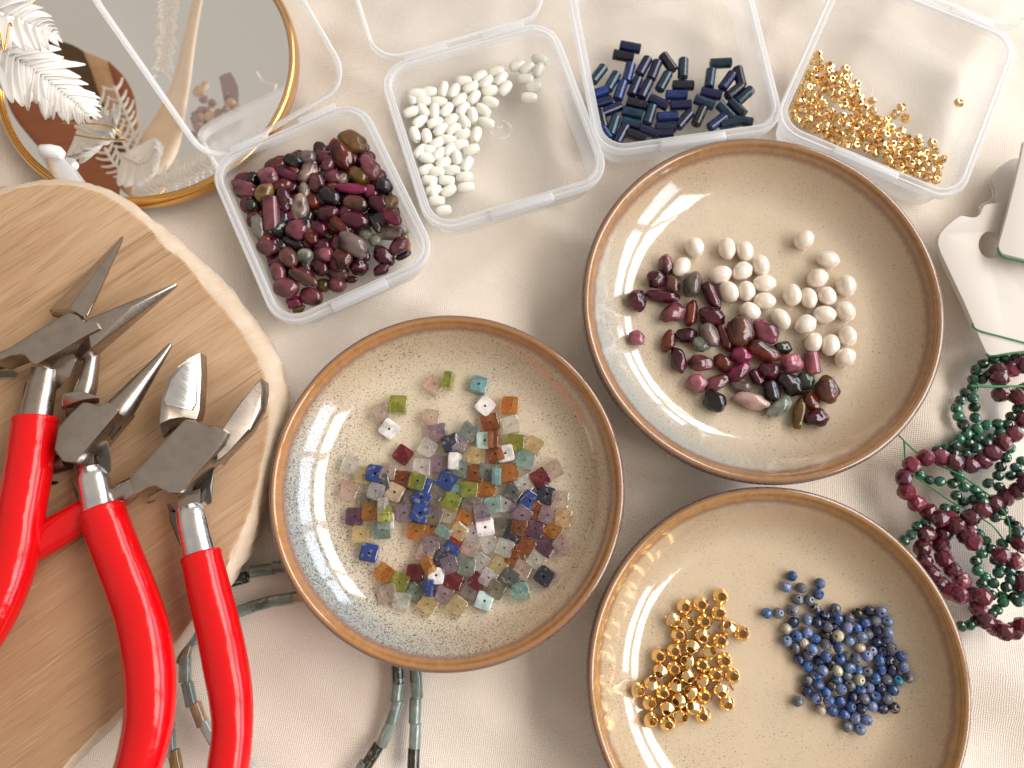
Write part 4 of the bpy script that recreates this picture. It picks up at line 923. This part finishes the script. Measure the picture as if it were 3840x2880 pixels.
hullp(e, 'spring', D, [(1078, 1602, 19), (1105, 1600, 19), (1142, 1655, 18), (1146, 1700, 17), (1100, 1690, 17)], sd, .15)
hullp(e, 'spring', G, [(1092, 0, 19), (1135, 0, 19), (1160, 150, 18), (1180, 255, 17), (1140, 160, 16), (1100, 60, 16)], sd, .15)

# ------------------------------------------------------------------ round mirror
MZ = 5.0
def build_mirror():
    P = [px(637, 75, MZ), px(0, 262, MZ), px(300, 440, MZ)]
    (x1, y1), (x2, y2), (x3, y3) = [(p.x, p.y) for p in P]
    a = 2 * (x2 - x1); b = 2 * (y2 - y1); c = x2 * x2 + y2 * y2 - x1 * x1 - y1 * y1
    d = 2 * (x3 - x1); f = 2 * (y3 - y1); g = x3 * x3 + y3 * y3 - x1 * x1 - y1 * y1
    cx = (c * f - b * g) / (a * f - b * d); cy = (a * g - c * d) / (a * f - b * d); R = sqrt((x1 - cx) ** 2 + (y1 - cy) ** 2)
    e = empty('round_mirror', (cx, cy, 0), 'round gold framed mirror lying flat and reflecting dried flowers', 'mirror')
    prof = [(R - 3.2, .3), (R - .4, .3), (R, 1.0), (R + .1, 3.4), (R - .4, 4.8), (R - 1.3, MZ + .55), (R - 2.1, MZ + .5), (R - 2.6, MZ - .2), (R - 2.9, MZ - .9), (R - 3.2, MZ - 1.0)]
    link('frame', autosmooth(lathe([(r * S, z * S) for r, z in prof], 160), 60), M['brass'], e)
    n = 128; vs = [(0, 0, (MZ - .7) * S)] + [((R - 2.6) * cos(2 * pi * k / n) * S, (R - 2.6) * sin(2 * pi * k / n) * S, (MZ - .7) * S) for k in range(n)]
    link('mirror_glass', mesh_from(vs, [[0, 1 + k, 1 + (k + 1) % n] for k in range(n)]), M['mirror'], e, False)
    return cx, cy, R
MCX, MCY, MR = build_mirror()
MG = MZ - .7
def refl(x, y, h):                            # point h above the mirror that the mirror shows at this place
    m = A(x, y, MG); c2 = Vector((0, 0, 2 * MG - CAM_H)); return m + (m - c2) * (h / (MG - c2.z))

# ------------------------------------------------------------------ dried bouquet over the mirror (seen in the mirror) and the white fern
def leaf_mesh(e, mid, widths, thick=.35, cup=.15):
    """mid: centre line points (mm, world), widths: half widths"""
    P = [Vector(p) for p in mid]; n = len(P); vs = []; cols = 9
    for s in (1, -1):
        for i in range(n):
            t = (P[min(n - 1, i + 1)] - P[max(0, i - 1)]).normalized(); u = t.cross(Vector((0, 0, 1))); u = u.normalized() if u.length > 1e-5 else Vector((1, 0, 0)); v = u.cross(t)
            for k in range(cols):
                q = (k / (cols - 1)) * 2 - 1
                vs.append(P[i] + u * q * widths[i] + v * (abs(q) * widths[i] * cup + s * thick / 2 * (1 - abs(q) * .7)))
    fs = []
    for s in (0, 1):
        o = s * n * cols
        for i in range(n - 1):
            for k in range(cols - 1):
                f = [o + i * cols + k, o + i * cols + k + 1, o + (i + 1) * cols + k + 1, o + (i + 1) * cols + k]; fs.append(f if s == 0 else f[::-1])
    N_ = n * cols
    for i in range(n - 1):
        for k in (0, cols - 1): fs.append([i * cols + k, (i + 1) * cols + k, N_ + (i + 1) * cols + k, N_ + i * cols + k])
    for k in range(cols - 1):
        for i in (0, n - 1): fs.append([i * cols + k, i * cols + k + 1, N_ + i * cols + k + 1, N_ + i * cols + k])
    return fix_normals(mesh_from(Lp(e, vs), fs))
def bouquet():
    base = refl(-500, -500, 30); e = empty('dried_bouquet', (base.x, base.y, 0), 'dried flower bouquet beside the mirror, shown only as its reflection', 'bouquet')
    def leaf(name, pts, ws, mat, h, h1=None, cup=.15):
        P = catmull([(x, y, w) for (x, y), w in zip(pts, ws)], 5); n = len(P)
        mid = [refl(p[0], p[1], h + ((h1 or h) - h) * i / (n - 1)) for i, p in enumerate(P)]
        k = .0463 * 1.32
        return link(name, leaf_mesh(e, mid, [max(.05, p[2]) * k for p in P], .4, cup), mat, e)
    leaf('leaf', [(60, 500), (180, 640), (350, 800), (530, 980), (660, 1150), (760, 1330)], [60, 150, 190, 185, 130, 10], M['rust_leaf'], 75, 62, .08)
    leaf('leaf', [(150, 330), (330, 320), (480, 430), (590, 640), (690, 860), (770, 1150)], [10, 90, 140, 160, 130, 40], M['dark_leaf'], 92, 80)
    leaf('leaf', [(545, 340), (640, 430), (710, 560), (800, 760), (880, 960)], [6, 75, 100, 85, 40], M['tan_leaf'], 84, 74, .4)
    leaf('leaf', [(700, 400), (770, 520), (820, 660), (860, 820)], [6, 45, 55, 20], M['rust_leaf'], 80, 74, .4)
    leaf('leaf', [(740, 1100), (830, 1190), (900, 1290)], [15, 60, 20], M['tan_leaf'], 66, 64)
    leaf('petal', [(1455, 480), (1490, 580), (1500, 700)], [45, 60, 45], M['mauve'], 80, 78, .1)
    # pod: swollen tapered tube
    pts = [(1320, -150, 34), (1270, 60, 36), (1220, 300, 48), (1180, 520, 62), (1120, 720, 90), (1060, 880, 125), (1010, 1000, 130), (960, 1080, 100), (920, 1130, 20)]
    P = [tuple(refl(x, y, 82 - i * 1.6)) + (w_ * .060,) for i, (x, y, w_) in enumerate(pts)]
    P = catmull(P, 4); v = Lp(e, [p[:3] for p in P]); link('seed_pod', tube([tuple(a) + (p[3] * S,) for a, p in zip(v, P)], 20, True, .7), M['pod'], e)
    def twig(pts, r, h, mat=M['frond']):
        P = catmull([tuple(refl(x, y, h)) for x, y in pts], 4); link('twig', tube([tuple(a) + (r * S,) for a in Lp(e, P)], 6), mat, e)
    rnd = random.Random(3)
    def frond(axis, h, ln, step, w0=.55):
        ax = catmull([(x, y) for x, y in axis], 8); twig(axis, .6, h)
        acc = 0
        for a, b in zip(ax, ax[1:]):
            d = Vector((b[0] - a[0], b[1] - a[1])); acc += d.length
            if acc < step: continue
            acc = 0; d.normalize(); nrm = Vector((-d.y, d.x)); f = ln * (.55 + .45 * rnd.random())
            for s in (-1, 1):
                q0 = Vector(a); q1 = q0 + nrm * s * f * .6 + d * f * .35; q2 = q0 + nrm * s * f + d * f * .8
                P = [tuple(refl(q.x, q.y, h + dz)) for q, dz in ((q0, 0), (q1, 1), (q2, 0))]
                P = catmull(P, 3); link('twig', tube([tuple(v_) + (w0 * S * (1 - .6 * i / len(P)),) for i, v_ in enumerate(Lp(e, P))], 6), M['frond'], e)
    frond([(850, 1260), (1050, 1180), (1250, 1090), (1480, 960), (1700, 800), (1830, 640)], 60, 95, 26, 1.0)
    frond([(900, 1180), (840, 1000), (740, 820), (620, 650)], 68, 120, 34, .8)
    frond([(920, 1190), (830, 1130), (740, 1060), (680, 960)], 64, 80, 34, .8)
    frond([(1090, -80), (1080, 120), (1070, 300), (1050, 480)], 88, 75, 22, .7)
    frond([(930, 1180), (900, 1000), (860, 850), (740, 560)], 72, 100, 36, .8)
    twig([(1660, 470), (1710, 540), (1790, 555)], .8, 74)
    for k in range(95):
        x, y = rnd.gauss(1400, 90), rnd.gauss(790, 85)
        if x < 1230: x = 1290
        c = refl(x, y, 70 + rnd.random() * 8); r = rnd.uniform(1.6, 3.2)
        bm = bmesh.new(); bmesh.ops.create_icosphere(bm, subdivisions=1, radius=r * S)
        for v in bm.verts: v.co = Vector((v.co.x * rnd.uniform(.7, 1.2), v.co.y * rnd.uniform(.7, 1.2), v.co.z * .6)) + Lp(e, [c])[0]
        m = bpy.data.meshes.new('floret'); bm.to_mesh(m); bm.free(); link('floret', m, M['mauve'] if k % 3 else M['tan_leaf'], e)
    link('floret', tube([tuple(a) + (1.7 * S,) for a in Lp(e, [refl(1318, 545, 78), refl(1340, 560, 78)])], 10), M['tan_leaf'], e)
    # stems running back out of the picture to the tied end
    for x, y, h in ((60, 500, 75), (180, 330, 92), (1320, -150, 82), (1090, -80, 88)):
        P = [refl(x, y, h), refl(-200 + x * .3, -300 + y * .2, 45), Vector((base.x, base.y, 1.5))]
        P = catmull([tuple(p) for p in P], 6); link('stem', tube([tuple(a) + (.9 * S,) for a in Lp(e, P)], 8), M['tan_leaf'], e)
bouquet()

def fern():
    e = empty('fern_frond', tuple(A(0, 300, MZ)), 'bleached white fern frond reaching over the mirror from the left edge', 'fern')
    rnd = random.Random(11)
    def stem(pts, r):
        P = catmull([tuple(A(*p)) for p in pts], 5); n = len(P)
        link('stem', tube([tuple(a) + (r * S * (1 - .75 * i / n),) for i, a in enumerate(Lp(e, P))], 8), M['frond'], e); return P
    def pinna(p0, d, ln, wd):
        n = 9; mid = []; ws = []; ln *= rnd.uniform(.82, 1.08); dz = rnd.uniform(-.9, .9)
        nrm = Vector((-d.y, d.x, 0)); bend = rnd.uniform(-.2, .2)
        for i in range(n):
            t = i / (n - 1)
            mid.append(Vector(p0) + d * ln * t + nrm * ln * bend * t * t + Vector((0, 0, 1.2 * sin(pi * t) - 2.4 * t * t + dz * t)))
            ws.append(wd * (.25 + .75 * sin(pi * min(1, .18 + t * .82)) ** .7) )
        ws[-1] = wd * .18
        link('leaflet', leaf_mesh(e, mid, ws, .35, rnd.uniform(-.15, .35)), M['frond'], e)
    ax = stem([(-120, 230, 30), (60, 350, 27), (200, 440, 24), (320, 530, 20), (430, 620, 16), (520, 700, 13), (582, 752, 11)], .75)
    n = len(ax); i = 2
    while i < n - 1:
        t = i / (n - 1); P = Vector(ax[i]); tn = (Vector(ax[i + 1]) - Vector(ax[i - 1])).normalized(); nr = Vector((-tn.y, tn.x, 0))
        f = (1 - t) ** .75
        up = max(.9, 17.5 * f * (1 - max(0, .35 - t) * .6)); dn = max(.9, 15.5 * f)
        pinna(P, (nr * .80 + tn * .62).normalized(), up * rnd.uniform(.9, 1.1), 2.1 * f + .35)
        pinna(P + tn * .4, (-nr * .85 + tn * .35).normalized(), dn * rnd.uniform(.9, 1.1), 2.2 * f + .35)
        i += 1 if t > .15 else 1
    e2 = empty('fern_frond', tuple(A(-60, 60, MZ)), 'broad white fern frond at the top left corner of photo', 'fern')
    e = e2
    ax = catmull([tuple(A(*p)) for p in [(-260, -60, 50), (-60, 60, 48), (120, 140, 44), (260, 200, 40), (375, 238, 36)]], 5)
    link('stem', tube([tuple(a) + (.7 * S,) for a in Lp(e, ax)], 8), M['frond'], e)
    n = len(ax)
    def pin2(P, d, ln, wd):
        m_ = 7; bend = rnd.uniform(-.15, .15); nr = Vector((-d.y, d.x, 0))
        mid = [Vector(P) + d * ln * k / 6 + nr * ln * bend * (k / 6) ** 2 + Vector((0, 0, 1.5 * sin(pi * k / 6))) for k in range(m_)]
        link('leaflet', leaf_mesh(e, mid, [wd * q for q in (.5, .85, 1.0, .98, .85, .6, .12)], .35, rnd.uniform(0, .5)), M['frond'], e)
    for i in range(1, n - 1, 2):
        t = i / (n - 1); P = Vector(ax[i]); tn = (Vector(ax[i + 1]) - Vector(ax[i - 1])).normalized(); nr = Vector((-tn.y, tn.x, 0)); f = (1 - t) ** .7
        pin2(P, (nr * .8 + tn * .55).normalized(), 13 * f + 1, 2.7 * f + .4); pin2(P, (-nr * .9 + tn * .3).normalized(), 12 * f + 1, 2.7 * f + .4)
fern()
# thin gold wires over the mirror
def wire(pts, r, label, mat=M['brass'], name='gold_wire', cat='wire'):
    P = catmull([tuple(p) for p in pts], 6)
    o = link(name, tube([tuple(Vector(a) * S) + (r * S,) for a in P], 8), mat); tag(o, label, cat); return o
wire([A(405, 797, MZ + 3), A(520, 800, MZ + 4), A(640, 806, MZ + 4), A(740, 830, MZ + 3), A(790, 870, MZ + 1)], .28, 'thin curved gold wire lying across the mirror')
wire([A(5, 215, 52), A(30, 330, 50), A(60, 160, 52), A(75, 170, 52)], .25, 'short gold wire glinting on the white fern')
# white plastic strip leaning on the mirror
e = empty('plastic_stick', tuple(A(400, 1100, MZ)), 'white plastic stick with rounded end between mirror frame and wooden board', 'stick')
link('cap', tube([tuple(v) + (r * S,) for v, r in zip(Lp(e, [A(258, 985, MZ + 3), A(275, 978, MZ + 3), A(330, 980, MZ + 3.2), A(380, 990, MZ + 3.2), A(405, 1005, MZ + 3)]), (1.2, 2.1, 2.2, 2.1, 1.4))], 16), M['white_plastic'], e)
hullp(e, 'body', A, [(245, 985, MZ + 2.4), (415, 1020, MZ + 2.4), (560, 1215, MZ + 2.2), (400, 1215, MZ + 2.2), (250, 1000, MZ), (410, 1035, MZ), (560, 1220, MZ), (400, 1220, MZ)], M['plastic_rim'], .4)
for k in range(8):
    p, q = A(290 + 4 * k, 1030 + 13 * k, MZ + 2.7), A(345 + 5 * k, 1040 + 13 * k, MZ + 2.7)
    link('rib', tube([tuple(v) + (.18 * S,) for v in Lp(e, [p, q])], 6), M['tan_leaf'], e)

# ------------------------------------------------------------------ card tags and threads on the right
def card(outline, hole, z, th, label, sub=4):
    P = [TG(x, y, z) for x, y in outline]
    pts = catmull([tuple(p) for p in P], sub, True) if sub else [tuple(p) for p in P]
    c = sum((Vector(p) for p in pts), Vector()) / len(pts)
    e = empty('card_tag', (c.x, c.y, 0), label, 'tag', 'cream card tags')
    bm = bmesh.new()
    vo = [bm.verts.new(v) for v in Lp(e, pts)]; eo = [bm.edges.new((vo[i], vo[(i + 1) % len(vo)])) for i in range(len(vo))]
    if hole:
        hx, hy, rx, ry = hole; hp = [TG(hx + rx * cos(2 * pi * k / 36), hy + ry * sin(2 * pi * k / 36), z) for k in range(36)]
        vh = [bm.verts.new(v) for v in Lp(e, hp)]; eo += [bm.edges.new((vh[i], vh[(i + 1) % 36])) for i in range(36)]
    bmesh.ops.triangle_fill(bm, use_beauty=True, use_dissolve=True, edges=eo)
    r = bmesh.ops.extrude_face_region(bm, geom=bm.faces[:]); bmesh.ops.translate(bm, verts=[v for v in r['geom'] if isinstance(v, bmesh.types.BMVert)], vec=(0, 0, -th * S))
    bmesh.ops.recalc_face_normals(bm, faces=bm.faces)
    m = bpy.data.meshes.new('card'); bm.to_mesh(m); bm.free(); bevel(m, .16 * S, 2, 50); autosmooth(m, 30)
    link('card', m, M['card'], e); return e
card([(838, 66), (780, 70), (720, 112), (665, 175), (640, 225), (650, 262), (668, 300), (668, 345), (655, 380), (720, 430), (1000, 560), (1080, 400), (1000, 90)], None, 3.2, 1.0, 'scalloped card tag at back of stack, half hidden behind other tags', 3)
card([(815, 72), (750, 88), (690, 130), (645, 180), (618, 235), (628, 268), (642, 305), (638, 350), (600, 380), (560, 402), (540, 440), (600, 520), (720, 600), (1080, 500), (950, 100)], (560, 660, 1, 1) if 0 else None, 2.0, .9, 'lowest scalloped card tag, only its left edge showing')
card([(405, 490), (440, 496), (480, 504), (520, 500), (545, 480), (560, 440), (575, 415), (600, 404), (700, 390), (800, 384), (1000, 400), (1250, 700), (1260, 1250), (1150, 1430), (900, 1490), (760, 1505), (660, 1522), (618, 1524), (592, 1506), (560, 1440), (420, 1120), (250, 760), (234, 710), (232, 670), (250, 620), (300, 565), (360, 515)], (618, 706, 84, 98), 6.5, 2.0, 'large cream card tag with round punched hole and green thread', 0)
card([(868, -60), (850, 40), (800, 260), (740, 500), (684, 700), (682, 725), (692, 752), (712, 772), (900, 822), (1200, 880), (1300, 300), (1200, -80)], None, 10.5, 1.4, 'plain cream card tag on top, cut off by right edge of photo', 0)
def thread(pts, r, label): return wire(pts, r * .72, label, M['green_thread'], 'green_thread', 'thread')
thread([TG(488, 1296, 6.0), TG(498, 1320, 6.9), TG(560, 1350, 6.95), TG(720, 1392, 6.95), TG(900, 1440, 6.95)], .36, 'dark green thread crossing the lower part of the large card tag')
thread([TG(572, 1470, 5.5), TG(590, 1512, 5.6), TG(612, 1532, 6.0), TG(700, 1522, 6.6), TG(900, 1496, 6.9)], .34, 'green thread along the bottom edge of the large card tag')
thread([TG(676, 728, 10.1), TG(686, 765, 10.3), TG(720, 795, 10.3), TG(800, 815, 10.3), TG(920, 845, 10.3)], .45, 'thick green thread under the corner of the topmost card tag')
thread([R1(1372, 712, 9), R1(1600, 722, 9.4), R1(1900, 720, 9.2), R1(2300, 716, 9)], .55, 'bright green thread end running straight to the right edge of photo')
thread([R2(120, -40, 1), R2(300, 140, 2), R2(400, 240, 2.5), R2(510, 340, 3.5)], .32, 'green thread leaving the large plate rim towards the red strand')
thread([R2(298, 140, 2.2), R2(308, 260, 2.2), R2(312, 420, 2.6)], .38, 'short green thread end hanging beside the first red bead')
thread([R2(420, 660, 3), R2(560, 770, 4.5), R2(800, 930, 5), R2(1050, 1110, 6), R2(1310, 1240, 8)], .34, 'green thread crossing inside the red loop, lower of two')
thread([R2(860, 535, 3), R2(1000, 590, 5), R2(1250, 720, 6), R2(1480, 880, 7), R2(1690, 1030, 8.5)], .34, 'green thread crossing inside the red loop, upper of two')
thread([R2(1540, 1385, 5), R2(1650, 1450, 5), R2(1760, 1550, 4.5), R2(1870, 1700, 4)], .34, 'frayed green thread below the orange red bead')
thread([R2(1840, 1215, 6), R2(1930, 1340, 6), R2(1980, 1500, 6), R2(1990, 1680, 6)], .34, 'curved green thread at right edge, beside small green beads')
# tiny dark plant speck beside the gold beads
p = BI2(1690, 730, 3.9)
wire([BI2(1645, 655, 3.6), BI2(1680, 705, 3.7), BI2(1705, 745, 3.6)], .14, 'tiny dark red fibre lying beside the gold saucer beads', M['red_thread'], 'fibre', 'fibre')
